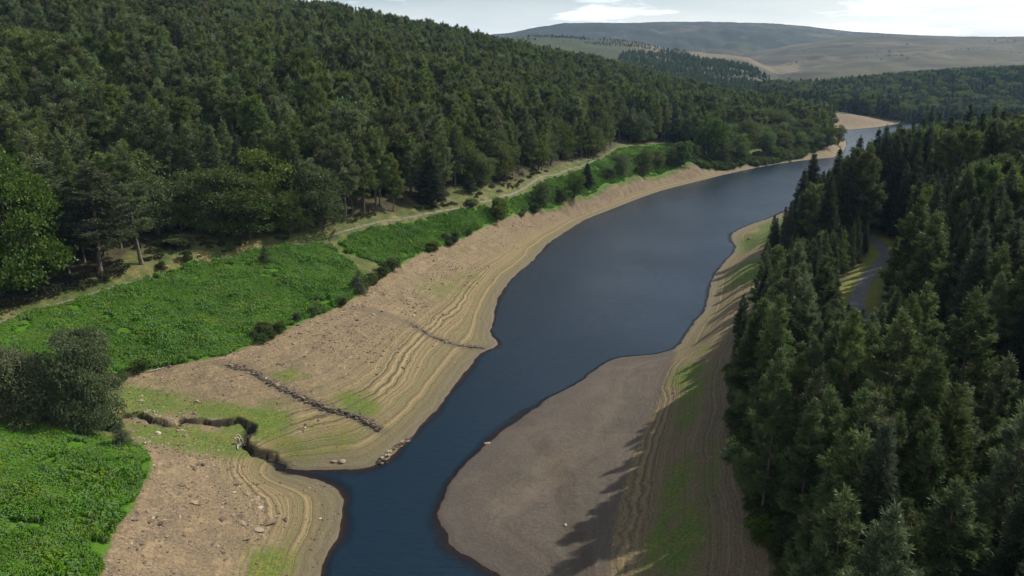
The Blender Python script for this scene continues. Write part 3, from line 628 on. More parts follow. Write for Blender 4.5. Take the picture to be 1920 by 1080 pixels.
# ------------------------------------------------------------------ trees, one thing each
TALLY = {}
def tree(kind, name, cat, x, y, h, label, group=None, rot=None, rs=1.0, z=None, parts=('trunk', 'crown')):
    e = bpy.data.objects.new(name, None); COL.objects.link(e); e.empty_display_size = .5
    zz = float(Z(np.array([x]), np.array([y]))[0]) if z is None else z
    s = h/kind.H; e.location = (x, y, zz-.08); e.scale = (s*rs, s*rs, s)
    e.rotation_euler = (0, 0, rng.uniform(0, 6.28) if rot is None else rot)
    e['label'] = label; e['category'] = cat
    if group: e['group'] = group
    for nm, me in zip(parts, (kind.trunk, kind.crown)):
        o = bpy.data.objects.new(nm, me); COL.objects.link(o); o.parent = e
    return e
placed = []                        # ground already taken by hand-placed trees
def at_px(kinds, name, cat, u, vb, vt, label, group=None, w=None, i=None, hh=None):
    """foot seen at (u, vb) in the photograph, top at vt: gives the ground point and the real height"""
    x, y = hit(u, vb); z = float(Z(np.array([x]), np.array([y]))[0])
    a, b, c = ray(u, vt); h = CAMH+c*(y/b)-z
    if hh: h = hh
    k = kinds[len(placed) % len(kinds) if i is None else i]
    rs = 1.0
    if w is not None: _, _, dep = project(x, y, z); rs = (w*dep/FPX/2)/(k.R*h/k.H)
    placed.append((x, y, max(1.2, min(3.2, h*.16)))); return tree(k, name, cat, x, y, h, label, group, None, rs, z)
def at_top(kinds, name, cat, u, vt, h, label, group=None, i=None, rs=1.0, ymin=60):
    """a tree of height h whose tip is seen at (u, vt): walk out along the sight line until the ground is h below it"""
    a, b, c = ray(u, vt); ys = np.geomspace(ymin, 700, 500); t = ys/b
    d = CAMH+c*t-Z(a*t, ys, False)-h
    s = np.where(np.diff(np.sign(d)) != 0)[0]
    k_ = int(s[0]) if len(s) else int(np.argmin(np.abs(d)))
    x, y = float(a*t[k_]), float(ys[k_]); k = kinds[len(placed) % len(kinds) if i is None else i]
    placed.append((x, y, 2.4)); return tree(k, name, cat, x, y, h, label, group, None, rs)
BT, PT, ST = 'broadleaf tree', 'pine tree', 'spruce tree'
# left margin and the lone pine on the grass
at_px(BRO_B, 'broadleaf_tree', BT, 28, 548, 268, 'big round-crowned broadleaf with bright green sunlit top at left end of the conifer wood', w=190, i=0)
at_px(PINE_L, 'pine_tree', PT, 188, 514, 296, 'bluish-green pine standing between the bright broadleaf and the lone bare-trunked pine', w=135, i=1)
at_px(PINE_L, 'pine_tree', PT, 266, 497, 262, 'lone layered pine with a bare lower trunk standing on the dry grass', w=92, i=0)
at_px(PINE_L, 'pine_tree', PT, 118, 500, 290, 'dark pine half hidden behind the bright broadleaf, its foot in the heather', w=110, i=2)
at_px(BRO_M, 'broadleaf_tree', BT, 470, 446, 352, 'low wide dull-green broadleaf at the wood edge above the middle of the big bracken bed', w=125, i=0)
at_px(BRO_M, 'broadleaf_tree', BT, 395, 440, 345, 'small round tree beside the grass, just right of the lone pine', w=70, i=1)
at_px(BRO_M, 'broadleaf_tree', BT, 545, 441, 352, 'drooping green broadleaf at the wood edge where the track first shows', w=75, i=2)
at_px(BRO_M, 'broadleaf_tree', BT, 605, 432, 305, 'tall dull-green broadleaf at the wood edge above the gap between two bracken beds', w=95, i=3)
at_px(BRO_M, 'broadleaf_tree', BT, 905, 352, 290, 'rounded broadleaf at the wood edge beside the small grassy clearing', w=62, i=4)
at_px(SPR_N, 'spruce_tree', ST, 812, 384, 288, 'dark dense spruce on the left side of the small grassy clearing', w=60, i=1)
at_px(PINE_N, 'pine_tree', PT, 884, 362, 325, 'stunted young pine standing alone in the grassy clearing', w=26, i=0)
# grey-leaved clump beside the stream mouth
at_px(WIL, 'broadleaf_tree', BT, 172, 802, 606, 'tallest grey-green multi-stemmed tree beside the dry stream, edge of the clump', w=118, i=0)
at_px(WIL, 'broadleaf_tree', BT, 62, 788, 652, 'middle rounded grey-green tree of the clump between the two nearest bracken beds', w=118, i=1)
at_px(WIL, 'broadleaf_tree', BT, -12, 786, 612, 'grey-green tree at the outer end of the clump, cut by the picture edge', w=110, i=2)
at_px(WIL, 'broadleaf_tree', BT, 122, 795, 690, 'lowest grey-green tree, squeezed between the two rounded ones of the clump', w=80, i=3)
at_px(YOUNG, 'pine_tree', PT, 229, 838, 788, 'small spiky young pine at the corner of the nearest bracken bed', w=46, i=0)
at_px(SHB, 'shrub', 'shrub', 216, 806, 778, 'small yellow-green bush under the tallest grey-green tree', w=30, i=0)
at_px(YOUNG, 'pine_tree', PT, 497, 497, 458, 'thin feathery sapling alone in the upper part of the big bracken bed', w=30, i=1)
at_px(YOUNG, 'pine_tree', PT, 674, 548, 502, 'young dark conifer on the bracken corner nearest the old wall ditch', w=36, i=2)
at_px(SHR, 'shrub', 'shrub', 737, 508, 482, 'small dark bush at the lower corner of the second bracken bed', w=30, i=0)
at_px(SHR, 'shrub', 'shrub', 262, 698, 672, 'low green bush at the bracken edge above the bare shore, next to a bleached log', w=32, i=1)
at_px(SHR, 'shrub', 'shrub', 303, 506, 488, 'small dark bush on the dry grass at the foot of the lone pine', w=22, i=2)
at_px(SHR, 'shrub', 'shrub', 350, 492, 466, 'small pale bush on the dry grass between lone pine and bracken', w=24, i=3)
at_px(SHR, 'shrub', 'shrub', 432, 470, 452, 'tiny bush on the dry grass above the big bracken bed', w=18, i=0)
at_px(SHR, 'shrub', 'shrub', 330, 462, 440, 'low spreading bush in front of the wood, behind the lone pine', w=70, i=1)
at_px(SHR, 'shrub', 'shrub', 884, 384, 371, 'low dark bush beside the track under the grassy clearing', w=34, i=2)
# bushes and small trees along the bank
for u, vb, vt, w_, ks, lb in [(935, 412, 368, 44, SHR, 'dark bush on the bank where the second and third bracken beds meet'), (1015, 390, 338, 44, BRO_M, 'dark round small tree on the bank, nearest of the bank-top row'),
        (1077, 370, 318, 42, BRO_M, 'dark small tree on the bank beside the little dark spruce'), (1165, 332, 286, 40, BRO_M, 'rounded small tree on the bank where the track disappears'),
        (1206, 330, 276, 44, BRO_M, 'wide small tree on the bank, just past the end of the visible track'), (1232, 318, 280, 30, BRO_M, 'slim small tree squeezed between two wide ones on the bank'), (1258, 312, 272, 30, BRO_M, 'light small tree on the bank before the bright bushes'),
        (1140, 338, 312, 26, SHR, 'low bush at the bank edge below the end of the track'), (1050, 380, 352, 22, SHR, 'low bush between the two dark small trees of the bank'), (855, 456, 432, 22, SHR, 'low bush on the lower edge of the second bracken bed'), (1003, 398, 378, 20, SHR, 'low bush at the foot of the nearest round bank tree'), (815, 470, 450, 18, SHR, 'smallest bush on the lower edge of the second bracken bed')]:
    at_px(ks, 'broadleaf_tree' if ks is BRO_M else 'shrub', BT if ks is BRO_M else 'shrub', u, vb, vt, lb, 'bushes and small trees along the bank', w=w_)
at_px(SPR_N, 'spruce_tree', ST, 1101, 352, 304, 'little dark pointed spruce among the bushes of the bank', w=26, i=0)
for u, vb, vt, w_, ks, lb in [(1278, 308, 262, 46, SHB, 'bright green bush at the end of the bracken strip, nearest of the headland row'), (1300, 303, 268, 34, SHR, 'dull bush between the bright green bush and the headland trees'), (1330, 303, 216, 62, BRO_B, 'tall yellow-green topped tree standing out from the headland row'), (1352, 306, 250, 44, BRO_M, 'round dark tree in front of the yellow-green topped one'),
        (1384, 296, 246, 44, BRO_M, 'round tree on the headland shore, next after the yellow-green topped one'), (1402, 288, 222, 44, BRO_M, 'taller rounded tree on the headland behind two round ones'), (1436, 289, 244, 44, BRO_M, 'round tree in the middle of the headland row'), (1468, 284, 243, 40, BRO_M, 'dull round tree past the middle of the headland row'),
        (1500, 280, 244, 38, BRO_M, 'low round tree on the headland under the dark pines with the gap'), (1528, 277, 244, 36, BRO_M, 'low round tree near the tip of the headland'), (1552, 275, 236, 34, BRO_M, 'last but one round tree at the tip of the headland'), (1572, 272, 232, 26, BRO_M, 'outermost tree at the tip of the headland, against the far water'), (1450, 266, 218, 40, BRO_M, 'rounded tree in the second rank of the headland, left of the pine gap')]:
    at_px(ks, 'shrub' if ks in (SHB, SHR) else 'broadleaf_tree', 'shrub' if ks in (SHB, SHR) else BT, u, vb, vt, lb, 'trees and bushes along the headland shore', w=w_)
# spruces and pines that stand above the right-hand wood
for u, vt, h, rs_, ks, lb in [(1527, 279, 23, .95, SPR_N, 'tall dark spruce at the lakeside edge of the right-hand wood, tip highest there'), (1513, 312, 20, .95, SPR_N, 'shorter twin spruce leaning close to the tall lakeside spruce'), (1575, 272, 23, .8, SPR_N, 'thin sparse spruce just behind the two dark lakeside spruces'),
        (1614, 250, 23, .9, SPR_N, 'pointed spruce with its tip against the far pale water'), (1558, 322, 21, .9, SPR_N, 'spruce in front of the thin sparse one, its tip low against the water'), (1592, 292, 22, .9, SPR_N, 'spruce between the thin sparse one and the pointed one'), (1634, 256, 24, .85, SPR_N, 'spruce just before the close pair above the road gap'), (1684, 244, 24, .9, SPR_N, 'first spruce after the close pair above the road gap'), (1702, 258, 22, 1, SPR_N, 'broader spruce next to the feathery conifer'), (1735, 214, 24, .9, SPR_N, 'slender spruce touching the left side of the tall narrow spruce'), (1786, 210, 24, .9, SPR_N, 'pointed spruce just before the light green broadleaf'), (1845, 204, 24, .9, SPR_N, 'spruce between two broad dark conifers near the far plantation'), (1886, 198, 24, .9, SPR_N, 'second last spruce against the far plantation, towards the picture edge'), (1690, 226, 24, .8, SPR_N, 'narrow spruce rising in front of the far sandy shore'), (1648, 236, 24, .85, SPR_N, 'slim spruce of a close pair above the road gap'), (1663, 230, 24, .85, SPR_N, 'other spruce of the close pair above the road gap'), (1748, 196, 25, .9, SPR_N, 'tall narrow spruce rising above the far shore beyond the wood'),
        (1715, 222, 22, .9, SPR_M, 'feathery conifer beside the tall narrow spruce'), (1763, 208, 22, 1, SPR_M, 'broad conifer just behind the tall narrow spruce'), (1822, 192, 24, 1, SPR_M, 'broad dark conifer behind the light green broadleaf'), (1866, 190, 24, 1, SPR_M, 'tall conifer against the far plantation, past the light green broadleaf'), (1908, 204, 23, 1, SPR_M, 'last tall conifer against the far plantation, by the picture edge')]:
    at_top(ks, 'spruce_tree', ST, u, vt, h, lb, 'spruces standing above the right-hand wood', rs=rs_*1.3, ymin=150)
at_top(BRO_B, 'broadleaf_tree', BT, 1803, 226, 17, 'light yellow-green broadleaf among the dark conifers of the right-hand wood', i=1, ymin=150)
# --- the wood on the right bank
x, y = grid_pts(FOREST_R, 4.3, .42, 3)
xe, ye = grid_pts(np.vstack([bankR[::-1][3:-12]+np.array([.8, 0]), (bankR[::-1][3:-12]+np.array([9, 1.5]))[::-1]]), 4.6, .4, 33); x = np.concatenate([x, xe]); y = np.concatenate([y, ye])
edge_d = seg_dist(x, y, bankR, False); rd = seg_dist(x, y, ROAD, False); wd = -sdf(x, y, WATER)
k = (rd > 4.2) & (wd > 7) & ~((edge_d < 2) & (rng.random(len(x)) < .4))
glade = px([(1590,600),(1605,520),(1660,455),(1700,440),(1690,480),(1650,520),(1640,600)]); k &= ~inside(x, y, glade)
for a, b, r_ in placed: k &= (x-a)**2+(y-b)**2 > r_*r_
x, y = x[k], y[k]; z = Z(x, y)
hgt = np.interp(np.hypot(x, y), [50, 90, 150, 220, 400], [14.5, 15.5, 18, 22, 25])*rng.uniform(.72, 1.3, len(x))
hgt *= np.where(seg_dist(x, y, bankR, False) < 5, .95, 1)*1.06
SKY_R = np.array([(1300,760),(1370,650),(1400,605),(1440,500),(1475,400),(1490,372),(1530,335),(1570,300),(1600,276),(1640,255),(1700,235),(1760,224),(1830,224),(1880,216),(1920,212),(2000,215),(2200,200)])
ok = np.ones(len(x), bool)
for i in range(len(x)):
    for _ in range(12):
        uu, vv, dd = project(x[i], y[i], z[i]+hgt[i]); ru = FPX/max(dd, 5)*2.9
        lim = np.interp(uu, SKY_R[:, 0], SKY_R[:, 1]) if y[i] > 172 else np.interp(uu, [1300, 1370, 1400, 1440, 1475, 1500, 1530, 1600, 1640, 1700, 1760, 1830, 1920, 2100], [760, 650, 605, 540, 470, 445, 430, 415, 405, 345, 310, 295, 275, 230])
        if y[i] < 165 and 1596 < uu+ru and uu-ru < 1692 and math.hypot(x[i], y[i]) < 172: lim = max(lim, 572 if uu < 1650 else np.interp(uu, [1650, 1692], [572, 470]))
        if vv >= lim or uu < 1300 or uu > 2300: break
        hgt[i] *= .93
    ok[i] = hgt[i] > 7.5
x, y, z, hgt = x[ok], y[ok], z[ok], hgt[ok]; edge_d = seg_dist(x, y, bankR, False)
u, v, dep = project(x, y, z+hgt*.7)
vis = (u > 1200) & (u < 2000) & (dep > 20) & (v < 1250)
d = np.hypot(x, y); order = np.argsort(np.where(vis, d, 1e9)); ind = np.zeros(len(x), bool); ind[order[:215]] = True; ind &= vis
near_spr = (rng.random(len(x)) < np.interp(d, [60, 200, 320], [.12, .35, .7]))
near_spr |= (y > 150) & (y < 330) & (u < 1800) & (rng.random(len(x)) < .85)
roadx = np.array([[float(np.interp(b, ROAD[:, 1], ROAD[:, 0]))] for b in y])[:, 0]
rest = []
for i in range(len(x)):
    if x[i] > roadx[i]: zone = ('beyond the asphalt road', 'conifers beyond the asphalt road')
    elif edge_d[i] < 0: zone = None
    elif math.hypot(x[i], y[i]) < 88: zone = ('beside the near mud flat', 'conifers nearest the viewer on the right bank')
    elif math.hypot(x[i], y[i]) < 140: zone = ('beside the shaded shore slope', 'conifers between the shore slope and the road')
    else: zone = ('behind the green spit of the shore', 'conifers behind the green spit')
    sp = near_spr[i]
    ks = (SPR_N if d[i] < 330 else SPR_M) if sp else (PINE_N if d[i] < 210 else PINE_M)
    if ind[i]:
        first = seg_dist(x[i:i+1], y[i:i+1], bankR, False)[0] < 5.5
        q = rng.uniform()
        tree(ks[rng.integers(len(ks))], 'spruce_tree' if sp else 'pine_tree', ST if sp else PT, x[i], y[i], hgt[i],
             f"{'dark spruce' if sp else 'grey-green pine'} {'at the shore edge of the wood' if first else 'inside the wood'} {zone[0]}", zone[1]+(', spruces' if sp else ', pines')+(' at the shore edge' if first else ''), z=z[i], rs=rng.uniform(.85, 1.22))
    elif y[i] > 0: rest.append((x[i], y[i], z[i], hgt[i], 1 if sp else 0))
POOL = PINE_M+SPR_M+BRO_M+YOUNG+LOW+LOWY; WOODS = lib('wood_stock', [joined(k_) for k_ in POOL])
iP, iS, iB, iY, iL = 0, len(PINE_M), len(PINE_M)+len(SPR_M), len(PINE_M)+len(SPR_M)+len(BRO_M), len(PINE_M)+len(SPR_M)+len(BRO_M)+len(YOUNG)
def mass(name, rows, label, cat):
    """rows: x, y, z, height, pool index"""
    R_ = np.array(rows); n_ = len(R_); ix = R_[:, 4].astype(int); H_ = np.array([POOL[i].H for i in ix]); s = R_[:, 3]/H_
    w_ = s*rng.uniform(.85, 1.18, n_)
    return scatter(name, R_[:, :3], np.column_stack([w_, w_, s]), np.column_stack([rng.normal(0, .025, n_), rng.normal(0, .025, n_), rng.uniform(0, 6.28, n_)]), ix, WOODS, kind='stuff', label=label, category=cat)
mass('wood_beyond', [(a, b, c, h, (iS+rng.integers(len(SPR_M))) if t else iP+rng.integers(len(PINE_M))) for a, b, c, h, t in rest], 'conifers filling the back of the right-hand wood', 'wood')
# --- the wooded hillside on the left
x, y = grid_pts(FOREST_L, 5.3, .43, 5)
k = np.ones(len(x), bool)
for a, b, r_ in placed: k &= (x-a)**2+(y-b)**2 > r_*r_
k &= ~inside(x, y, px([(1495,243),(1540,243),(1545,228),(1490,228)]))
k &= ~inside(x, y, np.array([uy(1345,560), uy(1430,540), uy(1440,620), uy(1345,650)]))
x, y = x[k], y[k]; z = Z(x, y); ed = seg_dist(x, y, fedge, False)
hgt = rng.uniform(15.5, 25, len(x))*np.where(ed < 7, .86, 1)*(1+.12*fbm(x/25, y/25, 2, 51))
u, v, dep = project(x, y, z+hgt*.75); vis = (u > -60) & (u < 1960) & (dep > 10) & (v > -60) & (y > 20)
d = np.hypot(x, y); order = np.argsort(np.where(vis, d, 1e9)); ind = np.zeros(len(x), bool); ind[order[:235]] = True; ind &= vis
bro = fbm(x/22, y/22, 3, 31) + np.where(ed < 8, .16, 0) > .27
rest = []
SECT = [(-500, 140, 'behind the big bright broadleaf'), (140, 330, 'behind the lone bare-trunked pine'), (330, 520, 'above the big bracken bed'), (520, 700, 'above the gap in the bracken'), (700, 850, 'before the grassy clearing'), (850, 1020, 'behind the grassy clearing'), (1020, 1300, 'above the far end of the track'), (1300, 3000, 'on the headland')]
uf, _, _ = project(x, y, z)
for i in range(len(x)):
    sp = rng.random() < .13
    if ind[i]:
        sec = next(s_[2] for s_ in SECT if s_[0] <= uf[i] < s_[1])
        rank = 'in the front rank' if ed[i] < 7 else ('some ranks inside' if ed[i] < 30 else 'deep in the wood')
        nm = 'broadleaf_tree' if bro[i] else 'pine_tree'
        ks = BRO_M if bro[i] else (SPR_M if sp else (PINE_M if rng.random() < .75 else PINE_L))
        nm, cat, lk = ('broadleaf_tree', BT, 'dull green broadleaf') if bro[i] else (('spruce_tree', ST, 'dark narrow spruce') if sp else ('pine_tree', PT, 'olive-green pine'))
        tree(ks[rng.integers(len(ks))], nm, cat, x[i], y[i], hgt[i]*(.75 if bro[i] else 1), f'{lk} {rank} {sec}', f'{cat}s {rank} {sec}', z=z[i], rs=rng.uniform(.9, 1.2))
    elif vis[i] or d[i] < 420:
        rest.append((x[i], y[i], z[i], hgt[i]*(.75 if bro[i] else 1), iB+rng.integers(len(BRO_M)) if bro[i] else ((iS+rng.integers(len(SPR_M))) if sp else iP+rng.integers(len(PINE_M)))))
mass('hillside_wood', rest, 'dense dark conifer wood covering the upper hillside on the left', 'wood')
print('left trees', len(x), 'rest', len(rest))
# --- plantation beyond the lake, young trees on the spur, shrubs on the moor
def poly_uy(L): return np.array([uy(a, b) for a, b in L])
PL = poly_uy([(1580,760),(1690,750),(1720,745),(1800,765),(1920,770),(2200,770),(2250,1250),(1900,1280),(1780,1230),(1660,1180),(1560,1090),(1450,1000),(1420,900),(1480,800)])
x, y = grid_pts(PL, 7.0, .42, 8); z = Z(x, y, False)
rows = [(a, b, c, rng.uniform(13, 20), (iL+rng.integers(len(LOW))) if rng.random() < .8 else iB+rng.integers(len(BRO_M))) for a, b, c in zip(x, y, z)]
mass('far_plantation', rows, 'dark conifer plantation beyond the head of the lake', 'wood')
SPUR = poly_uy([(1120,830),(1300,820),(1480,830),(1500,960),(1490,1100),(1470,1250),(1420,1380),(1330,1470),(1250,1500),(1130,1420)])
x, y = grid_pts(SPUR, 7.2, .45, 9); den = fbm(x/60, y/60, 3, 71); k = den > -.32+.35*sstep(1250, 1480, y)+.9*(1-sstep(0, 45, sdf(x, y, SPUR))); x, y = x[k], y[k]; z = Z(x, y, False)
mass('young_plantation', [(a, b, c, rng.uniform(5, 10), iL+len(LOW)+rng.integers(len(LOWY))) for a, b, c in zip(x, y, z)], 'young conifers dotted over the spur beyond the headland', 'wood')
HB = poly_uy([(1450,1250),(2100,1250),(2150,2500),(1500,2500)])
x, y = grid_pts(HB, 22, .5, 11); k = fbm(x/120, y/160, 4, 75)+.5*fbm(x/30, y/40, 2, 76) > .30; x, y = x[k], y[k]; z = Z(x, y, False)
mass('moor_scrub', [(a, b, c, rng.uniform(2, 6), iL+rng.integers(len(LOW)+len(LOWY))) for a, b, c in zip(x, y, z)], 'dark bushes dotted over the far right-hand moor', 'scrub')
CREST = poly_uy([(960,1480),(1120,1470),(1260,1420),(1300,1500),(1280,1620),(1150,1660),(1000,1660)])
x, y = grid_pts(CREST, 8, .45, 10); k = fbm(x/90, y/50, 3, 73) > -.05; x, y = x[k], y[k]; z = Z(x, y, False)
mass('crest_scrub', [(a, b, c, rng.uniform(3, 6.5), iL+rng.integers(len(LOW))) for a, b, c in zip(x, y, z)], 'dark scattered trees along the crest of the spur', 'scrub')
# ------------------------------------------------------------------ bracken, heather, stones, walls
def fern(seed, R, nf, h):
    r = np.random.default_rng(seed); V, F, T, o = [], [], [], 0
    for k in range(nf):
        a = r.uniform(0, 6.28); L = R*r.uniform(.7, 1.2); e = r.uniform(.2, .8); n_ = 5
        t = np.linspace(0, 1, n_); rad = L*np.sin(t*1.3)*math.cos(e*.6); zz = h*(.35+.65*r.random())+L*(t*math.sin(e)-.75*t*t)
        ca, sa = math.cos(a), math.sin(a); wd = .075*np.array([.5, 1, .9, .55, .05])*r.uniform(.8, 1.4)
        A_1 = np.column_stack([rad*ca-wd*sa, rad*sa+wd*ca, zz-.04]); B_1 = np.column_stack([rad*ca+wd*sa, rad*sa-wd*ca, zz-.04]); M_1 = np.column_stack([rad*ca, rad*sa, zz+.02])
        v = np.concatenate([A_1, M_1, B_1]); i = np.arange(n_-1)
        f = np.concatenate([np.column_stack([i, i+1, i+1+n_, i+n_]), np.column_stack([i+n_, i+1+n_, i+1+2*n_, i+2*n_])])+o
        V.append(v); F.append(f); T.append(np.full(3*n_, np.clip(r.normal(.5, .18), 0, 1))); o += len(v)
    return mesh_np('fern', np.concatenate(V), np.concatenate(F), dict(tint=np.concatenate(T)), [M_FERN])
FERNS = lib('fern_stock', [fern(s, .44, 22, .65) for s in range(80, 85)])
def ferns(name, poly, sp, label, seed, keep=None, sc=(.55, .85)):
    x, y = grid_pts(poly, sp, .5, seed)
    e = sdf(x, y, poly); wob = fbm(x/2.5, y/2.5, 3, seed)*2.2; k = e+wob > .1
    k &= fbm(x/3.2, y/3.2, 3, seed+5) > -.42
    if keep is not None: k &= keep(x, y)
    x, y = x[k], y[k]; z = Z(x, y); n_ = len(x)
    s = rng.uniform(*sc, n_)*(1+.8*fbm(x/4, y/4, 4, seed+9)); 
    return scatter(name, np.column_stack([x, y, z]), np.column_stack([s, s, s*np.clip(1.1+1.6*fbm(x/2.6, y/2.6, 3, seed+3)+.9*fbm(x/9, y/9, 2, seed+4), .68, 2.3)*rng.uniform(.85, 1.15, n_)]), np.column_stack([rng.normal(0, .12, n_), rng.normal(0, .12, n_), rng.uniform(0, 6.28, n_)]), rng.integers(0, 5, n_), FERNS, kind='stuff', label=label, category='bracken')
bare = hit(155, 890)
ferns('bracken', B1, .32, 'large bright green bracken bed between the track and the bare shore', 91)
ferns('bracken', B2, .40, 'second bracken bed further along the bank, below the track', 92)
ferns('bracken', B3, .5, 'narrow bracken strip between the track and the shore bushes', 93)
ferns('bracken', B5, .8, 'bracken above the far end of the track', 97)
ferns('bracken', B4, .26, 'nearest bracken bed below the grey-green clump of trees', 94, keep=lambda x, y: ((x-bare[0])/1.9)**2+((y-bare[1])/1.0)**2 > 1)
def sprig(seed):
    r = np.random.default_rng(seed); P = r.uniform(-.45, .45, (40, 3)); P[:, 2] = r.uniform(.05, .35, 40)
    V, F, T = blades(r, P, norm(np.column_stack([P[:, 0], P[:, 1], np.full(40, .6)])), r.random(40), 3, .28, .12, .6)
    return mesh_np('sprig', V, F, dict(tint=T), [M_HEATH])
HEATH = lib('heather_stock', [sprig(s) for s in range(3)])
hp = px([(-200,640),(0,586),(60,568),(200,532),(240,520),(215,505),(150,520),(0,540),(-200,570)])
def heather(name, poly, sp, label, seed, thr=-.3, sc=(.8, 1.7)):
    x, y = grid_pts(poly, sp, .5, seed); k = (fbm(x/4, y/4, 3, seed) > thr) & (seg_dist(x, y, TRACK, False) > 1.6); x, y = x[k], y[k]; n_ = len(x); s = rng.uniform(*sc, n_)
    scatter(name, np.column_stack([x, y, Z(x, y)]), np.column_stack([s, s, s]), np.column_stack([np.zeros(n_), np.zeros(n_), rng.uniform(0, 6.28, n_)]), rng.integers(0, 3, n_), HEATH, kind='stuff', label=label, category='undergrowth')
heather('heather', hp, .7, 'dark heather between the track and the big bright broadleaf', 95)
gp = np.vstack([fedge[2:-4], TRACK[::-1][:]]); 
heather('undergrowth', np.vstack([fedge[3:19]+np.array([-2.5, 3]), px([(1110,304),(1000,342),(910,378),(735,408),(590,445),(430,470),(240,520)])]), 1.5, 'tufts of rough grass and fern between the track and the hillside wood', 96, thr=.08, sc=(.6, 1.6))
# stones
def stone(seed, sub=1):
    r = np.random.default_rng(seed); import bmesh
    bm = bmesh.new(); bmesh.ops.create_icosphere(bm, subdivisions=sub, radius=.5)
    sc = np.array([r.uniform(.8, 1.3), r.uniform(.6, .95), r.uniform(.35, .6)]); pl = norm(r.normal(0, 1, (7, 3))); dd = r.uniform(.28, .42, 7)
    for v in bm.verts:
        c = np.array(v.co)
        for n_, q in zip(pl, dd):
            s = c@n_
            if s > q: c = c-n_*(s-q)
        v.co = c*sc
    me = bpy.data.meshes.new('stone'); bm.to_mesh(me); bm.free(); me.materials.append(M_STONE); return me
M_STONE, g = newmat('gritstone')
rn = g.node('ShaderNodeObjectInfo').outputs['Random']
c = g.ramp(rn, [(0, (.085, .068, .052)), (.45, (.17, .13, .095)), (.8, (.28, .215, .145)), (.96, (.36, .29, .21)), (1, (.5, .46, .4))])
c = g.mix(g.math('MULTIPLY', g.noise(5, 3), .5), c, (.08, .065, .05)); bs = g.node('ShaderNodeBsdfDiffuse'); g.put(bs.inputs['Color'], c); g.L.new(bs.outputs[0], g.out.inputs[0])
STONES = lib('stone_stock', [stone(s) for s in range(100, 106)])
SHORE_L = np.vstack([lsh[8:], bankL[::-1]])
x, y = grid_pts(SHORE_L, .45, .5, 101); z = Z(x, y); nz = fbm(x/3, y/3, 4, 102)+.6*fbm(x/12, y/12, 3, 103)
zb = Z0(x, y)
pr = np.clip((zb-1.0+np.where(y < 85, 1.3, 0))/2.5, .05, 1)*np.clip(.35+1.3*nz, .04, 1)*np.where(y > 230, .35, 1)*np.where(y < 95, 1.25, 1)
k = (rng.random(len(x)) < pr*.95) & (-sdf(x, y, WATER) > .3) & (seg_dist(x, y, GULLY, False) > 1.0); x, y, z = x[k], y[k], z[k]; n_ = len(x)
s = np.clip(rng.lognormal(-1.6, .55, n_), .1, 1.0)
scatter('rubble', np.column_stack([x, y, z+s*.05]), np.column_stack([s, s, s]), np.column_stack([rng.normal(0, .2, n_), rng.normal(0, .2, n_), rng.uniform(0, 6.28, n_)]), rng.integers(0, 6, n_), STONES, kind='stuff', label='loose stones strewn over the bare left shore', category='stones')
print('stones', n_)
SH_R = np.vstack([px([(1268,668),(1228,760),(1182,860),(1155,960),(1138,1080),(1120,1200)]), bankR[::-1][2:]])
x, y = grid_pts(SH_R, .9, .5, 105); k = rng.random(len(x)) < .18; x, y = x[k], y[k]; n_ = len(x); s = np.clip(rng.lognormal(-1.9, .5, n_), .08, .6)
scatter('rubble', np.column_stack([x, y, Z(x, y)+s*.05]), np.column_stack([s, s, s]), np.column_stack([rng.normal(0, .2, n_), rng.normal(0, .2, n_), rng.uniform(0, 6.28, n_)]), rng.integers(0, 6, n_), STONES, kind='stuff', label='few small stones on the shaded right shore slope', category='stones')
UND = np.vstack([bankR[::-1][3:-18]+np.array([-.6, 0]), (bankR[::-1][3:-18]+np.array([3.0, .5]))[::-1]])
BUSH = lib('bush_stock', [joined(k_) for k_ in SHR])
x, y = grid_pts(UND, 1.5, .5, 107); k = rng.random(len(x)) < .6; x, y = x[k], y[k]; n_ = len(x); s = rng.uniform(.35, .95, n_)
scatter('undergrowth', np.column_stack([x, y, Z(x, y)]), np.column_stack([s, s, s]), np.column_stack([np.zeros(n_), np.zeros(n_), rng.uniform(0, 6.28, n_)]), rng.integers(0, 4, n_), BUSH, kind='stuff', label='low scrub along the shore edge of the right-hand wood', category='undergrowth')
HD = bankL[(bankL[:, 0] > 88)]; HD = np.vstack([HD+np.array([.2, -.2]), (HD+np.array([-6, 9]))[::-1]])
x, y = grid_pts(HD, 2.2, .5, 108); n_ = len(x); s = rng.uniform(.5, 1.2, n_)
scatter('undergrowth', np.column_stack([x, y, Z(x, y)]), np.column_stack([s, s, s]), np.column_stack([np.zeros(n_), np.zeros(n_), rng.uniform(0, 6.28, n_)]), rng.integers(0, 4, n_), BUSH, kind='stuff', label='scrub under the trees along the headland shore', category='undergrowth')
BE = bankL[(bankL[:, 0] < 20) & (bankL[:, 1] > 92)]; BE = np.vstack([BE+np.array([.6, -.3]), (BE+np.array([-1.8, 1.0]))[::-1]])
x, y = grid_pts(BE, 1.3, .5, 109); k = fbm(x/4, y/4, 3, 110) > .26; x, y = x[k], y[k]; n_ = len(x); s = rng.uniform(.28, .7, n_)
scatter('undergrowth', np.column_stack([x, y, Z(x, y)]), np.column_stack([s, s, s]), np.column_stack([np.zeros(n_), np.zeros(n_), rng.uniform(0, 6.28, n_)]), rng.integers(0, 4, n_), BUSH, kind='stuff', label='dark low scrub along the lower edge of the bracken beds', category='undergrowth')
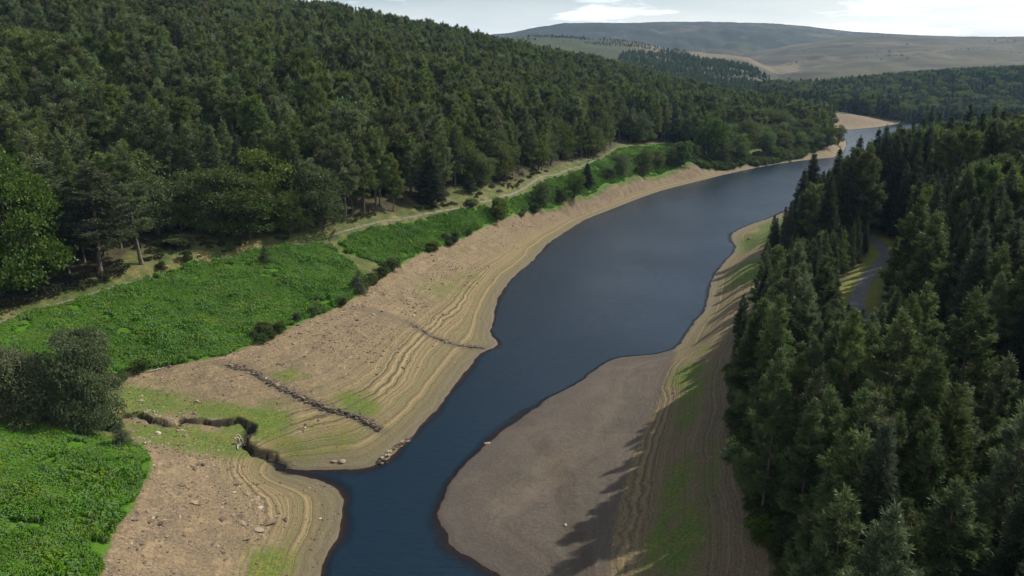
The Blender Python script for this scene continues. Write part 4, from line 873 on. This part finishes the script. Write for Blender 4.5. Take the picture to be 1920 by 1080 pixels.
# walls laid bare by the low water
M_WALL, g = newmat('wall_stone')
t = g.attr('tint'); c = g.ramp(t, [(0, (.05, .042, .034)), (.5, (.125, .10, .075)), (.85, (.24, .19, .13)), (1, (.34, .28, .2))]); c = g.mix(g.math('MULTIPLY', g.noise(3, 4), .4), c, (.06, .05, .04))
bs = g.node('ShaderNodeBsdfDiffuse'); g.put(bs.inputs['Color'], c); g.L.new(bs.outputs[0], g.out.inputs[0])
BOXF = np.array([(0,1,3,2),(4,6,7,5),(0,4,5,1),(2,3,7,6),(0,2,6,4),(1,5,7,3)])
def wall(name, line, n_, wd, hfun, size, label, cat, seed, sink=.05, zbase=None, tone=0.0):
    r = np.random.default_rng(seed); P = np.asarray(line); seg = np.hypot(*np.diff(P, axis=0).T); s = np.concatenate([[0], np.cumsum(seg)]); V, F, T = [], [], []
    for k in range(n_):
        q = r.uniform(0, s[-1]); f = q/s[-1]; x = np.interp(q, s, P[:, 0]); y = np.interp(q, s, P[:, 1]); i = min(np.searchsorted(s, q), len(P)-1); d = norm(P[i]-P[max(i-1, 0)]) if i else norm(P[1]-P[0])
        hmax = hfun(f); lv = r.random()**1.3; off = r.normal(0, .5)*wd*(1-.55*lv); x += -d[1]*off; y += d[0]*off
        z = float(ZQ(x, y)) if zbase is None else zbase
        sz = size*r.lognormal(0, .3)*np.array([r.uniform(.8, 1.5), r.uniform(.6, 1), r.uniform(.3, .6)])/2
        a = math.atan2(d[1], d[0])+r.normal(0, .35); ta, tb = r.normal(0, .16, 2); c_, s_ = math.cos(a), math.sin(a)
        v = np.array([(i_, j_, k_) for i_ in (-1, 1) for j_ in (-1, 1) for k_ in (-1, 1)])*sz*r.uniform(.78, 1.12, (8, 3)); v[:, 2] += v[:, 0]*ta+v[:, 1]*tb
        v = np.column_stack([x+v[:, 0]*c_-v[:, 1]*s_, y+v[:, 0]*s_+v[:, 1]*c_, z-sink+hmax*lv+v[:, 2]])
        F.append(BOXF+8*len(V)); V.append(v); T.append(np.full(8, np.clip(r.normal(.42+tone, .25), 0, 1)))
    o = link(name, mesh_np(name, np.concatenate(V), np.concatenate(F), dict(tint=np.concatenate(T)), [M_WALL])); o['label'] = label; o['category'] = cat; return o
def ZQ(x, y): return Z(np.array([x]), np.array([y]))[0]
wall('ruined_wall', WALLS[0], 760, .75, lambda f: .08+.36*f, .30, 'tumbled dry stone wall running down the bare shore towards the water', 'ruined wall', 5)
wall('ruined_wall', WALLS[1][2:], 150, .5, lambda f: .05+.1*f, .30, 'low line of sunken stones crossing the shore to the little point', 'ruined wall', 6)
J = np.column_stack(at_z(*np.array([(714,868),(728,850),(742,838),(768,821)]).T, 0.1))
wall('ruined_pier', J, 260, .42, lambda f: .8-.55*f, .30, 'pale stump of a stone wall jutting into the water at the stream mouth', 'ruined wall', 7, sink=.3, zbase=.2, tone=.22)
# boulders, logs
def boulder(u, v, s, label, seed, sq=1.0):
    x, y = hit(u, v); o = link('boulder', stone(seed, 2)); o.location = (x, y, float(ZQ(x, y))+.08*s); o.scale = (s, s, s*sq); o.rotation_euler = (.15, .1, seed*1.3); o['label'] = label; o['category'] = 'boulder'; return o
boulder(505, 985, 1.6, 'flat dark boulder on the stony shore of the near point', 201, .7); boulder(535, 979, .8, 'small pale boulder beside the flat dark one on the near point', 202)
boulder(487, 1000, 1.1, 'grey boulder next to the flat dark one, towards the bracken', 203, .7); boulder(1060, 987, .5, 'single white stone on the grey mud flat', 204); boulder(318, 688, .7, 'white stone at the end of the bleached log', 205)
boulder(1405, 448, 1.7, 'dark boulder on the green spit of the right shore', 206, .7); boulder(716, 585, .7, 'pale stone near the head of the low stone line', 207); boulder(914, 832, .9, 'dark rock at the water edge of the mud flat', 208); boulder(642, 866, 1.2, 'dark rock on the shore between stream mouth and ruined pier', 209, .8); boulder(626, 866, .9, 'smaller dark rock on the shore between stream mouth and ruined pier', 210, .8)
M_LOG = bark_mat('bleached_wood', (.22, .19, .15), (.34, .30, .24), (.45, .41, .34))
def log(u, v, L, ang, label, seed):
    r = np.random.default_rng(seed); x, y = hit(u, v); z = float(ZQ(x, y)); a = math.radians(ang); P = np.array([[math.cos(a)*L*(t-.5), math.sin(a)*L*(t-.5), .12+.05*math.sin(5*t+seed)] for t in np.linspace(0, 1, 7)])
    for p in P: p[2] += float(ZQ(x+p[0], y+p[1]))-z
    parts = [tube(P, np.linspace(.085, .03, 7), 7)]
    for k in (2, 3, 4, 5): b = P[k]; e_ = np.array([r.normal(0, .5), r.normal(0, .5), r.uniform(.1, .45)]); parts.append(tube([b, b+e_*.5, b+e_], [.05, .035, .012], 5))
    V, F_ = joinVF(parts); o = link('driftwood_log', mesh_np('driftwood_log', V, F_, None, [M_LOG], smooth=True)); o.location = (x, y, z); o['label'] = label; o['category'] = 'driftwood'; return o
log(300, 693, 3.2, 40, 'bleached log lying at the bracken edge above the bare shore', 1); log(268, 787, 2.4, 60, 'bleached branch lying across the head of the dry stream', 2); log(320, 789, 2.2, 25, 'pale branch on the bank of the dry stream', 3)
log(452, 832, 1.7, 50, 'pale log in the jam where the dry stream bends', 4); log(458, 838, 1.5, 15, 'crossed log in the jam where the dry stream bends', 5); log(446, 842, 1.2, 110, 'short log at the foot of the jam in the dry stream', 6)
HAZE, EXPO = 0.58e-4, 0.36
# ------------------------------------------------------------------ light, air, camera
SUN_AZ, SUN_EL = math.radians(62), math.radians(41)
w = bpy.data.worlds.new('World'); SC.world = w; w.use_nodes = True
nt = w.node_tree; nt.nodes.clear(); N = nt.nodes.new; Lk = nt.links.new
sk = N('ShaderNodeTexSky'); sk.sky_type = 'NISHITA'; sk.sun_disc = False; sk.sun_elevation = SUN_EL; sk.sun_rotation = SUN_AZ
sk.air_density = 1.0; sk.dust_density = 1.5; sk.ozone_density = 1.5
tc = N('ShaderNodeTexCoord'); sx = N('ShaderNodeSeparateXYZ'); Lk(tc.outputs['Generated'], sx.inputs[0])
def wm(op, a, b, clamp=False):
    n = N('ShaderNodeMath'); n.operation = op; n.use_clamp = clamp
    for i, v in enumerate((a, b)):
        if isinstance(v, (int, float)): n.inputs[i].default_value = v
        else: Lk(v, n.inputs[i])
    return n.outputs[0]
zz_ = wm('ADD', wm('MAXIMUM', sx.outputs[2], 0.0), .09)
cb = N('ShaderNodeCombineXYZ'); Lk(wm('DIVIDE', sx.outputs[0], zz_), cb.inputs[0]); Lk(wm('DIVIDE', sx.outputs[1], zz_), cb.inputs[1])
cn = N('ShaderNodeTexNoise'); cn.inputs['Scale'].default_value = .45; cn.inputs['Detail'].default_value = 7; cn.inputs['Roughness'].default_value = .58; Lk(cb.outputs[0], cn.inputs['Vector'])
cr = N('ShaderNodeMapRange'); cr.interpolation_type = 'SMOOTHSTEP'; Lk(cn.outputs['Fac'], cr.inputs[0]); cr.inputs[1].default_value = .48; cr.inputs[2].default_value = .62
hz = N('ShaderNodeMapRange'); Lk(sx.outputs[2], hz.inputs[0]); hz.inputs[1].default_value = .0; hz.inputs[2].default_value = .10; hz.inputs[3].default_value = .80; hz.inputs[4].default_value = .0
fac = wm('MAXIMUM', wm('MULTIPLY', cr.outputs[0], .85), hz.outputs[0])
cn2 = N('ShaderNodeTexNoise'); cn2.inputs['Scale'].default_value = .8; cn2.inputs['Detail'].default_value = 6; Lk(cb.outputs[0], cn2.inputs['Vector'])
cc = N('ShaderNodeValToRGB'); Lk(cn2.outputs['Fac'], cc.inputs[0]); cc.color_ramp.elements[0].position = .3; cc.color_ramp.elements[0].color = (11.6, 12.7, 13.8, 1); cc.color_ramp.elements[1].position = .65; cc.color_ramp.elements[1].color = (17.0, 17.1, 17.1, 1)
mxw = N('ShaderNodeMix'); mxw.data_type = 'RGBA'; Lk(fac, mxw.inputs[0]); Lk(sk.outputs[0], mxw.inputs[6]); Lk(cc.outputs[0], mxw.inputs[7])
bg = N('ShaderNodeBackground'); Lk(mxw.outputs[2], bg.inputs[0]); bg.inputs[1].default_value = .085
wo = N('ShaderNodeOutputWorld'); Lk(bg.outputs[0], wo.inputs[0])
sl = bpy.data.lights.new('sun', 'SUN'); sl.energy = 5.0; sl.angle = math.radians(.5); sl.color = (1, .94, .84)
so = bpy.data.objects.new('sun', sl); COL.objects.link(so)
d = Vector((math.sin(SUN_AZ)*math.cos(SUN_EL), math.cos(SUN_AZ)*math.cos(SUN_EL), math.sin(SUN_EL)))
so.rotation_euler = d.to_track_quat('Z', 'Y').to_euler(); so.location = (60, 30, 300)
if HAZE:
    mh, g = newmat('haze_air')
    pv = g.node('ShaderNodeVolumePrincipled', {'Color': (.40, .62, .92, 1), 'Density': HAZE, 'Anisotropy': 0.0})
    g.L.new(pv.outputs[0], g.out.inputs['Volume'])
    x0, x1, y0, y1, z0, z1 = -24500, 24500, -400, 9600, -8, 310
    V = [(x, y, z) for z in (z0, z1) for y in (y0, y1) for x in (x0, x1)]
    link('haze', mesh_np('haze', V, [(0,2,3,1),(4,5,7,6),(0,1,5,4),(2,6,7,3),(0,4,6,2),(1,3,7,5)], None, [mh]), kind='stuff')
cd = bpy.data.cameras.new('camera'); cam = bpy.data.objects.new('camera', cd); COL.objects.link(cam)
cam.location = (0, 0, CAMH); cam.rotation_euler = (math.pi/2-PITCH, 0, 0)
cd.sensor_width = 36; cd.lens = 36*FPX/1920; cd.clip_end = 60000; cd.clip_start = .5
SC.camera = cam
SC.view_settings.view_transform = 'Standard'; SC.view_settings.look = 'None'; SC.view_settings.exposure = EXPO; SC.view_settings.gamma = 1
SC.cycles.max_bounces = 6; SC.cycles.diffuse_bounces = 3; SC.cycles.transparent_max_bounces = 6; SC.cycles.volume_bounces = 0
